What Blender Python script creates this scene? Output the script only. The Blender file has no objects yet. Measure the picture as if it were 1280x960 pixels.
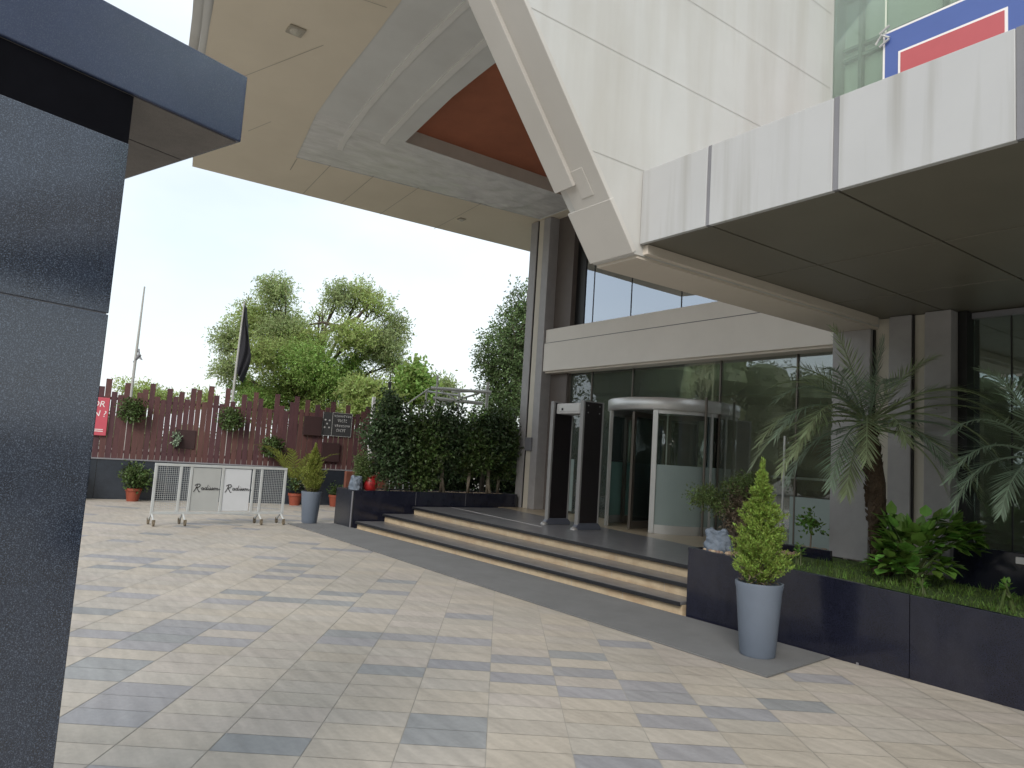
import bpy, math, random
from mathutils import Vector, Matrix
R = math.radians
PI = math.pi
scn = bpy.context.scene
COL = scn.collection
rng = random.Random(11)

# ------------------------------------------------------------------ helpers
class MB:
    """collects faces and links them as ONE mesh object"""
    def __init__(s):
        s.v = []; s.f = []
    def add(s, vs, fs):
        o = len(s.v); s.v += [tuple(p) for p in vs]
        s.f += [tuple(i + o for i in f) for f in fs]; return s
    def box(s, x0, x1, y0, y1, z0, z1):
        return s.add([(x0,y0,z0),(x1,y0,z0),(x1,y1,z0),(x0,y1,z0),(x0,y0,z1),(x1,y0,z1),(x1,y1,z1),(x0,y1,z1)],
                     [(0,3,2,1),(4,5,6,7),(0,1,5,4),(1,2,6,5),(2,3,7,6),(3,0,4,7)])
    def obox(s, o, u, w, lu, lw, z0, z1, u0=0, w0=0):
        """box on a plan frame: origin o, unit plan axes u,w"""
        P = lambda a, b, z: (o[0]+u[0]*a+w[0]*b, o[1]+u[1]*a+w[1]*b, z)
        vs = [P(u0,w0,z0),P(u0+lu,w0,z0),P(u0+lu,w0+lw,z0),P(u0,w0+lw,z0),P(u0,w0,z1),P(u0+lu,w0,z1),P(u0+lu,w0+lw,z1),P(u0,w0+lw,z1)]
        return s.add(vs, [(0,3,2,1),(4,5,6,7),(0,1,5,4),(1,2,6,5),(2,3,7,6),(3,0,4,7)])
    def prism(s, pts, z0, z1):
        n = len(pts)
        vs = [(x,y,z0) for x,y in pts] + [(x,y,z1) for x,y in pts]
        return s.add(vs, [tuple(range(n-1,-1,-1)), tuple(range(n,2*n))] + [(i,(i+1)%n,n+(i+1)%n,n+i) for i in range(n)])
    def xprism(s, yz, x0, x1):
        n = len(yz)
        vs = [(x0,y,z) for y,z in yz] + [(x1,y,z) for y,z in yz]
        return s.add(vs, [tuple(range(n)), tuple(range(2*n-1,n-1,-1))] + [(i,n+i,n+(i+1)%n,(i+1)%n) for i in range(n)])
    def tube(s, path, rad, n=8, cap=True):
        path = [Vector(p) for p in path]
        if not hasattr(rad, '__len__'): rad = [rad]*len(path)
        up = Vector((0,0,1)); vs = []; fs = []
        for i, p in enumerate(path):
            d = (path[min(i+1,len(path)-1)] - path[max(i-1,0)]).normalized()
            a = d.cross(up)
            if a.length < 1e-3: a = d.cross(Vector((1,0,0)))
            a.normalize(); b = d.cross(a)
            for k in range(n):
                t = 2*PI*k/n
                vs.append(p + (a*math.cos(t)+b*math.sin(t))*rad[i])
        for i in range(len(path)-1):
            for k in range(n):
                fs.append((i*n+k, i*n+(k+1)%n, (i+1)*n+(k+1)%n, (i+1)*n+k))
        if cap:
            fs.append(tuple(range(n-1,-1,-1))); fs.append(tuple((len(path)-1)*n+k for k in range(n)))
        return s.add(vs, fs)
    def lathe(s, c, prof, n=32, a0=0, a1=2*PI, sx=1, sy=1):
        closed = abs(a1-a0-2*PI) < 1e-6
        m = n if closed else n+1
        vs = []
        for r, z in prof:
            for k in range(m):
                t = a0+(a1-a0)*k/n
                vs.append((c[0]+r*math.cos(t)*sx, c[1]+r*math.sin(t)*sy, c[2]+z))
        fs = []
        for i in range(len(prof)-1):
            for k in range(n):
                k2 = (k+1)%m
                fs.append((i*m+k, i*m+k2, (i+1)*m+k2, (i+1)*m+k))
        return s.add(vs, fs)
    def leaf(s, p, d, nrm, L, W, fold=0.25):
        """folded leaf of two quads"""
        p = Vector(p); d = Vector(d).normalized(); nrm = Vector(nrm)
        sd = d.cross(nrm)
        if sd.length < 1e-4: sd = d.cross(Vector((0.3,0.5,0.8)))
        sd.normalize(); n2 = sd.cross(d)
        m = p + d*L*0.45
        a = m + sd*W*0.5 + n2*W*fold; b = m - sd*W*0.5 + n2*W*fold
        e = p + d*L
        return s.add([p, a, e, b], [(0,1,2),(0,2,3)])
    def build(s, name, mat, parent=None, smooth=False, bevel=0.0):
        me = bpy.data.meshes.new(name); me.from_pydata(s.v, [], s.f); me.update()
        if mat: me.materials.append(mat)
        if smooth:
            for p in me.polygons: p.use_smooth = True
        o = bpy.data.objects.new(name, me); COL.objects.link(o)
        if parent is not None:
            o.parent = parent
            o.matrix_parent_inverse = world_of(parent).inverted()
        if bevel:
            b = o.modifiers.new('bevel', 'BEVEL'); b.width = bevel; b.segments = 2
            b.limit_method = 'ANGLE'; b.angle_limit = R(40)
        return o

def world_of(o):
    M = Matrix.LocRotScale(o.location, o.rotation_euler, o.scale)
    if o.parent: M = world_of(o.parent) @ o.matrix_parent_inverse @ M
    return M
def tag(o, label=None, cat=None, group=None, kind=None):
    if label: o['label'] = label
    if cat: o['category'] = cat
    if group: o['group'] = group
    if kind: o['kind'] = kind
    return o
def thing(name, loc, label, cat, group=None):
    o = bpy.data.objects.new(name, None); COL.objects.link(o); o.location = loc
    o.empty_display_size = 0.2
    return tag(o, label, cat, group)
def text_mesh(body, size, shear=0.0):
    cu = bpy.data.curves.new('lettering', 'FONT'); cu.body = body; cu.size = size
    cu.align_x = 'CENTER'; cu.align_y = 'CENTER'; cu.shear = shear; cu.extrude = 0.0015
    ob = bpy.data.objects.new('lettering', cu); COL.objects.link(ob)
    bpy.context.view_layer.update()
    me = bpy.data.meshes.new_from_object(ob.evaluated_get(bpy.context.evaluated_depsgraph_get()))
    vs = [tuple(v.co) for v in me.vertices]; fs = [tuple(p.vertices) for p in me.polygons]
    bpy.data.objects.remove(ob); bpy.data.curves.remove(cu); bpy.data.meshes.remove(me)
    return vs, fs

# ------------------------------------------------------------------ materials
def mat(name, col, rough=0.6, var=0.12, scale=3.0, bump=0.0, bscale=60.0, stretch=(1,1,1), metal=0.0, spec=0.5,
        stain=None, stain_amt=0.0, stain_scale=(5,5,0.35), coat=0.0, island=0.0, trans=0.0, speck=None, speck_amt=0.0, alpha=None):
    m = bpy.data.materials.new(name); m.use_nodes = True
    nt = m.node_tree; N = nt.nodes; L = nt.links
    b = N['Principled BSDF']
    b.inputs['Roughness'].default_value = rough; b.inputs['Metallic'].default_value = metal
    b.inputs['Specular IOR Level'].default_value = spec
    if coat: b.inputs['Coat Weight'].default_value = coat; b.inputs['Coat Roughness'].default_value = 0.08
    tc = N.new('ShaderNodeTexCoord'); mp = N.new('ShaderNodeMapping'); mp.inputs['Scale'].default_value = stretch
    L.new(tc.outputs['Object'], mp.inputs['Vector'])
    nz = N.new('ShaderNodeTexNoise'); nz.inputs['Scale'].default_value = scale; nz.inputs['Detail'].default_value = 6
    nz.inputs['Roughness'].default_value = 0.65
    L.new(mp.outputs[0], nz.inputs['Vector'])
    rp = N.new('ShaderNodeMapRange'); rp.inputs[1].default_value = 0.25; rp.inputs[2].default_value = 0.75
    rp.inputs[3].default_value = 1-var; rp.inputs[4].default_value = 1+var
    L.new(nz.outputs[0], rp.inputs[0])
    mul = N.new('ShaderNodeMix'); mul.data_type = 'RGBA'; mul.blend_type = 'MULTIPLY'; mul.inputs[0].default_value = 1
    mul.inputs[6].default_value = (*col, 1); L.new(rp.outputs[0], mul.inputs[7])
    out = mul.outputs[2]
    if island:
        g = N.new('ShaderNodeNewGeometry'); hs = N.new('ShaderNodeHueSaturation')
        r1 = N.new('ShaderNodeMapRange'); r1.inputs[3].default_value = 1-island; r1.inputs[4].default_value = 1+island
        r2 = N.new('ShaderNodeMapRange'); r2.inputs[3].default_value = 0.47; r2.inputs[4].default_value = 0.515
        L.new(g.outputs['Random Per Island'], r1.inputs[0]); L.new(g.outputs['Random Per Island'], r2.inputs[0])
        L.new(r1.outputs[0], hs.inputs['Value']); L.new(r2.outputs[0], hs.inputs['Hue']); L.new(out, hs.inputs['Color'])
        out = hs.outputs[0]
    if speck:
        n3 = N.new('ShaderNodeTexNoise'); n3.inputs['Scale'].default_value = 330; n3.inputs['Detail'].default_value = 3
        L.new(tc.outputs['Object'], n3.inputs['Vector'])
        r3 = N.new('ShaderNodeMapRange'); r3.inputs[1].default_value = 0.5; r3.inputs[2].default_value = 0.72; r3.inputs[4].default_value = speck_amt
        L.new(n3.outputs[0], r3.inputs[0])
        mx = N.new('ShaderNodeMix'); mx.data_type = 'RGBA'; L.new(r3.outputs[0], mx.inputs[0]); L.new(out, mx.inputs[6]); mx.inputs[7].default_value = (*speck, 1)
        out = mx.outputs[2]
    if stain:
        mp2 = N.new('ShaderNodeMapping'); mp2.inputs['Scale'].default_value = stain_scale; L.new(tc.outputs['Object'], mp2.inputs['Vector'])
        n2 = N.new('ShaderNodeTexNoise'); n2.inputs['Scale'].default_value = 1.0; n2.inputs['Detail'].default_value = 5
        L.new(mp2.outputs[0], n2.inputs['Vector'])
        r4 = N.new('ShaderNodeMapRange'); r4.inputs[1].default_value = 0.47; r4.inputs[2].default_value = 0.75; r4.inputs[4].default_value = stain_amt
        L.new(n2.outputs[0], r4.inputs[0])
        mx = N.new('ShaderNodeMix'); mx.data_type = 'RGBA'; L.new(r4.outputs[0], mx.inputs[0]); L.new(out, mx.inputs[6]); mx.inputs[7].default_value = (*stain, 1)
        out = mx.outputs[2]
    L.new(out, b.inputs['Base Color'])
    if bump:
        n4 = N.new('ShaderNodeTexNoise'); n4.inputs['Scale'].default_value = bscale; n4.inputs['Detail'].default_value = 4
        L.new(mp.outputs[0], n4.inputs['Vector'])
        bp = N.new('ShaderNodeBump'); bp.inputs['Strength'].default_value = bump; bp.inputs['Distance'].default_value = 0.02
        L.new(n4.outputs[0], bp.inputs['Height']); L.new(bp.outputs[0], b.inputs['Normal'])
    if trans:
        t = N.new('ShaderNodeBsdfTranslucent'); ms = N.new('ShaderNodeMixShader'); ms.inputs[0].default_value = trans
        L.new(out, t.inputs['Color']); L.new(b.outputs[0], ms.inputs[1]); L.new(t.outputs[0], ms.inputs[2])
        L.new(ms.outputs[0], N['Material Output'].inputs['Surface'])
    return m

def glass(name, tint, base=0.1, gain=1.6, rough=0.0, refl=(0.9,0.95,1.0), dust_haze=0.0):
    m = bpy.data.materials.new(name); m.use_nodes = True
    nt = m.node_tree; N = nt.nodes; L = nt.links
    N.remove(N['Principled BSDF'])
    tr = N.new('ShaderNodeBsdfTransparent'); tr.inputs[0].default_value = (*tint, 1)
    gl = N.new('ShaderNodeBsdfGlossy'); gl.inputs['Roughness'].default_value = rough; gl.inputs[0].default_value = (*refl, 1)
    fr = N.new('ShaderNodeFresnel'); fr.inputs[0].default_value = 1.5
    ma = N.new('ShaderNodeMath'); ma.operation = 'MULTIPLY_ADD'; ma.inputs[1].default_value = gain; ma.inputs[2].default_value = base
    ma.use_clamp = True; L.new(fr.outputs[0], ma.inputs[0])
    # slight waviness of the panes
    nz = N.new('ShaderNodeTexNoise'); nz.inputs['Scale'].default_value = 0.9
    tc = N.new('ShaderNodeTexCoord'); L.new(tc.outputs['Object'], nz.inputs['Vector'])
    bp = N.new('ShaderNodeBump'); bp.inputs['Strength'].default_value = 0.025; bp.inputs['Distance'].default_value = 0.03
    L.new(nz.outputs[0], bp.inputs['Height']); L.new(bp.outputs[0], gl.inputs['Normal'])
    ms = N.new('ShaderNodeMixShader'); L.new(ma.outputs[0], ms.inputs[0]); L.new(tr.outputs[0], ms.inputs[1]); L.new(gl.outputs[0], ms.inputs[2])
    if dust_haze:
        df = N.new('ShaderNodeBsdfDiffuse'); df.inputs[0].default_value = (0.62,0.66,0.56,1)  # dusty film whose pale colour paints haze over the panes
        m2 = N.new('ShaderNodeMixShader'); m2.inputs[0].default_value = dust_haze
        L.new(ms.outputs[0], m2.inputs[1]); L.new(df.outputs[0], m2.inputs[2]); ms = m2
    L.new(ms.outputs[0], N['Material Output'].inputs['Surface'])
    return m

M = {}
M['granite'] = mat('black_granite', (0.020,0.022,0.030), 0.22, 0.25, 9, speck=(0.10,0.11,0.14), speck_amt=0.55, spec=0.5)
M['granite_dark'] = mat('black_granite_polished', (0.009,0.010,0.020), 0.14, 0.3, 7, speck=(0.045,0.05,0.085), speck_amt=0.5, spec=0.5, stain=(0.05,0.05,0.06), stain_amt=0.25, stain_scale=(3,3,1.2))
M['granite_pillar'] = mat('speckled_granite', (0.017,0.024,0.041), 0.09, 0.3, 12, speck=(0.15,0.19,0.26), speck_amt=0.72, spec=0.9, bump=0.012, bscale=200)
M['granite_step'] = mat('granite_tread', (0.155,0.155,0.165), 0.28, 0.3, 6, speck=(0.13,0.13,0.15), speck_amt=0.5, stain=(0.13,0.13,0.13), stain_amt=0.35, stain_scale=(2.5,5,2))
M['nosing'] = mat('granite_nosing', (0.010,0.011,0.014), 0.35, 0.4, 14, speck=(0.08,0.08,0.09), speck_amt=0.5)
M['sandstone'] = mat('sandstone_riser', (0.50,0.40,0.27), 0.7, 0.16, 7, stain=(0.30,0.17,0.09), stain_amt=0.5, stain_scale=(3,3,9), bump=0.2, bscale=40)
M['tan_floor'] = mat('tan_stone_floor', (0.42,0.35,0.25), 0.3, 0.12, 4)
M['slab'] = mat('beige_soffit_paint', (0.74,0.67,0.55), 0.75, 0.04, 0.8, stain=(0.62,0.555,0.44), stain_amt=0.35, stain_scale=(0.7,0.7,0.7))
M['recess'] = mat('grey_recess_paint', (0.68,0.69,0.68), 0.7, 0.05, 1.2, stain=(0.58,0.575,0.56), stain_amt=0.5, stain_scale=(1.2,0.8,1))
M['sheet'] = mat('plastic_sheet', (0.70,0.70,0.70), 0.25, 0.2, 5, bump=0.9, bscale=5, stretch=(1,0.35,1), stain=(0.80,0.80,0.81), stain_amt=0.6, stain_scale=(3,1,3))
M['strip'] = mat('pale_trim', (0.76,0.76,0.74), 0.6, 0.05)
M['rust'] = mat('rust_panel', (0.34,0.115,0.06), 0.75, 0.12, 2.5)
M['rustside'] = mat('recess_edge_paint', (0.56,0.53,0.48), 0.7, 0.06)
M['white'] = mat('white_cladding', (0.55,0.55,0.535), 0.55, 0.05, 1.2, stain=(0.37,0.34,0.285), stain_amt=0.5, stain_scale=(0.9,2.6,0.30))
M['band'] = mat('offwhite_cladding', (0.56,0.54,0.51), 0.55, 0.04, 1.5, stain=(0.47,0.44,0.40), stain_amt=0.4, stain_scale=(1.2,0.8,0.8))
M['fascia'] = mat('grey_white_fascia', (0.46,0.47,0.48), 0.5, 0.04, 1.5, stain=(0.31,0.305,0.285), stain_amt=0.75, stain_scale=(9,9,0.45))
M['beam'] = mat('beam_cladding', (0.80,0.765,0.71), 0.55, 0.04, 1.5, stain=(0.70,0.66,0.60), stain_amt=0.3, stain_scale=(1,1,0.6))
M['boxsoffit'] = mat('taupe_soffit', (0.62,0.56,0.485), 0.6, 0.05, 1.5)
M['olive'] = mat('olive_soffit_panel', (0.155,0.145,0.118), 0.4, 0.08, 1.5)
M['gridline'] = mat('grid_line', (0.24,0.28,0.24), 0.6, 0.1)
M['joint'] = mat('joint_sealant', (0.10,0.10,0.11), 0.6, 0.1)
M['hair'] = mat('hairline_joint', (0.40,0.37,0.31), 0.7, 0.1)
M['walljoint'] = mat('wall_joint', (0.43,0.42,0.39), 0.7, 0.2)
M['jointgrey'] = mat('metal_cover_strip', (0.20,0.20,0.22), 0.45, 0.1)
M['colgrey'] = mat('grey_column_stone', (0.36,0.35,0.355), 0.45, 0.1, 5, speck=(0.32,0.31,0.31), speck_amt=0.25)
M['colcream'] = mat('cream_column_groove', (0.62,0.58,0.50), 0.6, 0.06)
M['colshade'] = mat('shaded_column_side', (0.14,0.12,0.11), 0.5, 0.1, 4)  # taupe darkened so the colour carries the side's shadow
M['blackgap'] = mat('black_frame', (0.012,0.012,0.013), 0.4, 0.1)
M['lobbyglass'] = glass('lobby_glass', (0.92,0.95,0.91), 0.08, 1.3, dust_haze=0.04)
M['upperglass'] = glass('upper_glass', (0.6,0.65,0.66), 0.35, 2.2, refl=(0.80,0.88,1.0))
M['signglass'] = glass('sign_glass', (0.90,0.97,0.93), 0.02, 0.8, dust_haze=0.08)
M['sideglass'] = glass('right_glass', (0.72,0.80,0.77), 0.09, 1.4, refl=(0.75,0.88,0.88), dust_haze=0.04)
M['doorglass'] = glass('door_glass', (0.93,0.98,0.96), 0.02, 1.2, dust_haze=0.02)
M['frost'] = mat('frosted_film', (0.30,0.37,0.36), 0.32, 0.05, 2)
M['frostteal'] = mat('frosted_film_inner', (0.25,0.42,0.39), 0.35, 0.05, 2)
M['alu'] = mat('brushed_aluminium', (0.62,0.62,0.61), 0.38, 0.06, 3, metal=0.55)
M['gatetrim'] = mat('gate_trim', (0.30,0.30,0.30), 0.45, 0.08, metal=0.4)
M['aludark'] = mat('bronze_aluminium', (0.16,0.14,0.12), 0.4, 0.06, metal=0.5)
M['interior'] = mat('lobby_wall', (0.42,0.38,0.30), 0.6, 0.2, 2)
M['interiorgreen'] = mat('upper_room_wall', (0.60,0.66,0.57), 0.7, 0.08, 2)
M['wood'] = mat('lobby_wood', (0.10,0.045,0.022), 0.45, 0.25, 6, stretch=(1,1,0.2))
M['lattice'] = mat('lattice_wood', (0.80,0.72,0.56), 0.5, 0.12)
M['gateblack'] = mat('gate_panel', (0.014,0.011,0.013), 0.35, 0.12, 4)
M['gatebase'] = mat('gate_base', (0.09,0.10,0.13), 0.35, 0.1)
M['silver'] = mat('silver_plastic', (0.55,0.55,0.55), 0.4, 0.08, 8)
M['slat'] = mat('stained_wood_slat', (0.085,0.032,0.032), 0.6, 0.28, 5, stretch=(3,3,0.4), bump=0.2, island=0.22)
M['darkwood'] = mat('dark_wood_box', (0.035,0.013,0.014), 0.6, 0.2, 4)
M['wallgranite'] = mat('wall_granite', (0.026,0.033,0.045), 0.25, 0.25, 7, speck=(0.08,0.09,0.11), speck_amt=0.4)
M['terracotta'] = mat('terracotta', (0.26,0.060,0.032), 0.7, 0.15, 8)
M['potgrey'] = mat('grey_fibre_pot', (0.140,0.170,0.220), 0.45, 0.07, 5)
M['soil'] = mat('soil', (0.035,0.026,0.018), 0.9, 0.4, 20, bump=0.6)
M['conifer'] = mat('conifer_foliage', (0.205,0.31,0.055), 0.6, 0.2, 4, island=0.45, trans=0.25)
M['conifer2'] = mat('conifer_foliage_dry', (0.22,0.26,0.05), 0.6, 0.2, 4, island=0.45, trans=0.25)
M['brownleaf'] = mat('brown_twigs', (0.11,0.085,0.055), 0.7, 0.2, 4, island=0.4)
M['hedge'] = mat('hedge_leaves', (0.055,0.095,0.038), 0.42, 0.25, 1.5, island=0.55, trans=0.15)
M['hedge2'] = mat('hedge_leaves_bright', (0.075,0.125,0.035), 0.45, 0.25, 1.5, island=0.5, trans=0.2)
M['treelight'] = mat('feathery_leaves', (0.37,0.46,0.16), 0.5, 0.3, 0.5, island=0.45, trans=0.55)
M['treegrey'] = mat('olive_leaves', (0.35,0.43,0.20), 0.5, 0.3, 0.6, island=0.4, trans=0.5)
M['treedark'] = mat('dark_leaves', (0.10,0.16,0.055), 0.5, 0.3, 0.6, island=0.5, trans=0.2)
M['treemid'] = mat('green_leaves', (0.28,0.42,0.12), 0.5, 0.3, 0.6, island=0.4, trans=0.5)
M['woods'] = mat('woods_leaves', (0.16,0.19,0.085), 0.6, 0.35, 0.4, island=0.4, trans=0.3)
M['bark'] = mat('bark', (0.07,0.055,0.042), 0.85, 0.35, 9, bump=0.8, bscale=25)
M['barkpale'] = mat('pale_stem', (0.30,0.26,0.20), 0.8, 0.25, 12, bump=0.4)
M['palmbark'] = mat('palm_trunk', (0.065,0.043,0.026), 0.9, 0.4, 30, bump=1.0, bscale=45)
M['palm'] = mat('palm_leaflets', (0.29,0.36,0.20), 0.42, 0.2, 3, island=0.4, trans=0.2)
M['palmblue'] = mat('palm_leaflets_bluish', (0.22,0.30,0.21), 0.42, 0.2, 3, island=0.35, trans=0.15)  # bluer, slightly darker leaflet green
M['broad'] = mat('broad_leaves', (0.12,0.25,0.045), 0.4, 0.25, 6, island=0.45, trans=0.25)
M['bush'] = mat('bush_leaves', (0.10,0.15,0.045), 0.5, 0.2, 3, island=0.45, trans=0.2)
M['grass'] = mat('grass_blades', (0.085,0.155,0.024), 0.6, 0.5, 3, island=0.6, trans=0.2)
M['mulch'] = mat('grass_bed', (0.045,0.085,0.016), 0.9, 0.4, 12, bump=0.5)
M['pebble'] = mat('pebbles', (0.38,0.29,0.20), 0.6, 0.2, 8, island=0.35)
M['rock'] = mat('blue_grey_rock', (0.15,0.185,0.235), 0.7, 0.35, 9, bump=0.9, bscale=22)
M['red'] = mat('red_plastic', (0.33,0.018,0.020), 0.4, 0.1)
M['redsign'] = mat('red_sign', (0.52,0.085,0.12), 0.4, 0.05)
M['letter'] = mat('white_lettering', (0.80,0.78,0.78), 0.5, 0.05)
M['chalk'] = mat('chalk', (0.55,0.55,0.55), 0.9, 0.3, 30)
M['slate'] = mat('chalkboard', (0.035,0.035,0.038), 0.7, 0.2, 5)
M['black'] = mat('black_paint', (0.010,0.010,0.012), 0.5, 0.1)
M['steel'] = mat('painted_steel', (0.50,0.53,0.54), 0.45, 0.1, 6, stain=(0.30,0.28,0.25), stain_amt=0.4, stain_scale=(6,6,6))
M['board'] = mat('white_board', (0.62,0.65,0.69), 0.4, 0.04)
M['boardgrey'] = mat('grey_board', (0.43,0.45,0.45), 0.45, 0.06)
M['caster'] = mat('caster_wheel', (0.16,0.13,0.09), 0.6, 0.3, 20)
M['galv'] = mat('galvanised_tube', (0.42,0.42,0.40), 0.5, 0.12)
M['mat'] = mat('grey_entrance_carpet', (0.155,0.16,0.165), 0.95, 0.14, 2.2, bump=0.5, bscale=160, speck=(0.26,0.26,0.26), speck_amt=0.4)
M['brick'] = mat('red_brown_wall', (0.16,0.055,0.035), 0.8, 0.25, 6)
M['flag'] = mat('black_flag_cloth', (0.018,0.018,0.024), 0.8, 0.3, 3)
M['blue'] = mat('blue_film', (0.075,0.125,0.36), 0.35, 0.05)
M['redfilm'] = mat('red_film', (0.46,0.10,0.115), 0.35, 0.05)
M['lens'] = mat('lamp_lens', (0.55,0.52,0.45), 0.2, 0.2, 20, bump=0.6)
M['earth'] = mat('far_ground', (0.16,0.145,0.12), 0.9, 0.2, 0.6)
M['grout'] = mat('paving_joints', (0.36,0.345,0.31), 0.9, 0.15, 3)

# paving stone: colour per stone + sandstone streaks and wear
def paving_mat():
    m = bpy.data.materials.new('sandstone_paving'); m.use_nodes = True
    nt = m.node_tree; N = nt.nodes; L = nt.links; b = N['Principled BSDF']
    at = N.new('ShaderNodeAttribute'); at.attribute_name = 'stone'
    tc = N.new('ShaderNodeTexCoord')
    def noise(scale, detail, mapscale=None, rot=0):
        mp = N.new('ShaderNodeMapping'); mp.inputs['Scale'].default_value = mapscale or (1,1,1); mp.inputs['Rotation'].default_value = (0,0,rot)
        L.new(tc.outputs['Object'], mp.inputs['Vector'])
        n = N.new('ShaderNodeTexNoise'); n.inputs['Scale'].default_value = scale; n.inputs['Detail'].default_value = detail
        L.new(mp.outputs[0], n.inputs['Vector']); return n
    def mul(col, n, lo, hi):
        r = N.new('ShaderNodeMapRange'); r.inputs[1].default_value = 0.3; r.inputs[2].default_value = 0.7
        r.inputs[3].default_value = lo; r.inputs[4].default_value = hi; L.new(n.outputs[0], r.inputs[0])
        x = N.new('ShaderNodeMix'); x.data_type = 'RGBA'; x.blend_type = 'MULTIPLY'; x.inputs[0].default_value = 1
        L.new(col, x.inputs[6]); L.new(r.outputs[0], x.inputs[7]); return x.outputs[2]
    c = mul(at.outputs['Color'], noise(1.0, 5, (2.2,13,1), -R(55)), 0.87, 1.10)
    c = mul(c, noise(0.45, 4), 0.90, 1.08)
    c = mul(c, noise(28, 4), 0.95, 1.05)
    n2 = noise(0.9, 6)
    r = N.new('ShaderNodeMapRange'); r.inputs[1].default_value = 0.56; r.inputs[2].default_value = 0.78; r.inputs[4].default_value = 0.35
    L.new(n2.outputs[0], r.inputs[0])
    x = N.new('ShaderNodeMix'); x.data_type = 'RGBA'; L.new(r.outputs[0], x.inputs[0]); L.new(c, x.inputs[6]); x.inputs[7].default_value = (0.27,0.24,0.195,1)
    L.new(x.outputs[2], b.inputs['Base Color'])
    b.inputs['Roughness'].default_value = 0.55; b.inputs['Specular IOR Level'].default_value = 0.35
    bp = N.new('ShaderNodeBump'); bp.inputs['Strength'].default_value = 0.18; bp.inputs['Distance'].default_value = 0.01
    L.new(noise(9, 6, (1,3,1), -R(55)).outputs[0], bp.inputs['Height']); L.new(bp.outputs[0], b.inputs['Normal'])
    return m
M['paving'] = paving_mat()

# ------------------------------------------------------------------ camera
cd = bpy.data.cameras.new('camera'); cam = bpy.data.objects.new('camera', cd); COL.objects.link(cam)
cx = Vector((0.58420073,0.8091095,0.06365005)); cy = -Vector((-0.04376135,0.10971306,-0.99299949)); cz = -Vector((-0.81042856,0.57732561,0.09950217))
m3 = Matrix((cx, cy, cz)).transposed()
cam.matrix_world = Matrix.Translation((0,0,1.6)) @ m3.to_4x4()
cd.sensor_width = 36; cd.lens = 901.22/1280*36; cd.clip_end = 2000; cd.clip_start = 0.05
scn.camera = cam

# ------------------------------------------------------------------ ground
g = MB().add([(-600,-600,-0.03),(600,-600,-0.03),(600,600,-0.03),(-600,600,-0.03)], [(0,1,2,3)]).build('ground', M['earth']); tag(g, kind='structure')
g = MB().add([(-19.6,-14,-0.003),(8,-14,-0.003),(8,9.5,-0.003),(-19.6,9.5,-0.003)], [(0,1,2,3)]).build('plaza', M['grout']); tag(g, kind='structure')

GREY = {(-11,-21),(-10,-24),(-10,-21),(-9,-19),(-9,-13),(-8,-28),(-8,-20),(-8,-18),(-8,-12),(-8,-9),(-7,-6),(-6,-22),(-6,-18),(-6,-14),(-6,-12),(-6,-7),(-6,-6),(-6,-5),(-6,-3),(-5,-19),(-5,-13),(-5,-8),(-5,-6),(-5,-1),(-5,0),(-5,1),(-4,-15),(-4,-13),(-3,-19),(-3,-16),(-3,-12),(-3,-8),(-3,-7),(-3,2),(-2,-8),(-2,-4),(-1,-12),(-1,-8),(-1,-5),(-1,0),(-1,1),(0,-6),(0,-4),(1,-7),(1,-5),(1,-3),(1,2),(2,-9),(2,-4),(2,-3),(2,-1),(2,1),(3,-2),(4,-3),(5,-6)}
al = R(55); ax = (math.cos(al), math.sin(al)); bx = (math.sin(al), -math.cos(al))
PS, PT = 0.475, 0.2365
vs = []; fs = []; cols = []
prng = random.Random(5)
for i in range(-45, 30):
    for j in range(-95, 75):
        s0 = 0.02+i*PS; t0 = -4.60+j*PT
        sc, tc_ = s0+PS/2, t0+PT/2
        x, y = ax[0]*sc+bx[0]*tc_, ax[1]*sc+bx[1]*tc_
        if not (-19.4 < x < 7.5 and -13 < y < 9.3): continue
        if x > -14.3 and y > 6.9: continue
        a, b_ = 0.0026, 0.0020
        grey = (i, j) in GREY
        if not grey:
            known = (-9 < x < -1.5 and 0.3 < y < 5.2 and x*0.3+y > -0.3)
            r = prng.random()
            if not known: grey = r < 0.085
        k = 1+prng.uniform(-0.05, 0.05)
        if grey:
            c = prng.choice([(0.292,0.293,0.308),(0.308,0.306,0.315),(0.28,0.288,0.293),(0.315,0.31,0.322)])
        else:
            c = prng.choice([(0.425,0.390,0.340),(0.435,0.396,0.342),(0.412,0.382,0.340),(0.428,0.388,0.330),(0.405,0.376,0.330),(0.422,0.385,0.345)])
        o = len(vs)
        for ss, tt in ((s0+a,t0+b_),(s0+PS-a,t0+b_),(s0+PS-a,t0+PT-b_),(s0+a,t0+PT-b_)):
            vs.append((ax[0]*ss+bx[0]*tt, ax[1]*ss+bx[1]*tt, 0.0))
        fs.append((o+3,o+2,o+1,o)); cols.append((c[0]*k, c[1]*k, c[2]*k, 1))
me = bpy.data.meshes.new('paving'); me.from_pydata(vs, [], fs); me.update()
atr = me.attributes.new('stone', 'FLOAT_COLOR', 'FACE')
for i, c in enumerate(cols): atr.data[i].color = c
me.materials.append(M['paving'])
po = bpy.data.objects.new('paving', me); COL.objects.link(po); tag(po, kind='structure')

# entrance mat
mt = MB().prism([(-14.15,4.90),(-12.6,4.96),(-10.6,4.98),(-8.5,5.0),(-6.0,5.06),(-3.51,5.13),(-3.64,6.24),(-5.4,6.23),(-9,6.14),(-13.3,5.93),(-14.15,5.84)], 0.004, 0.016).build('entrance_mat', M['mat'])
tag(mt, 'long grey carpet mat lying along the foot of the entrance steps', 'mat')

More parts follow.
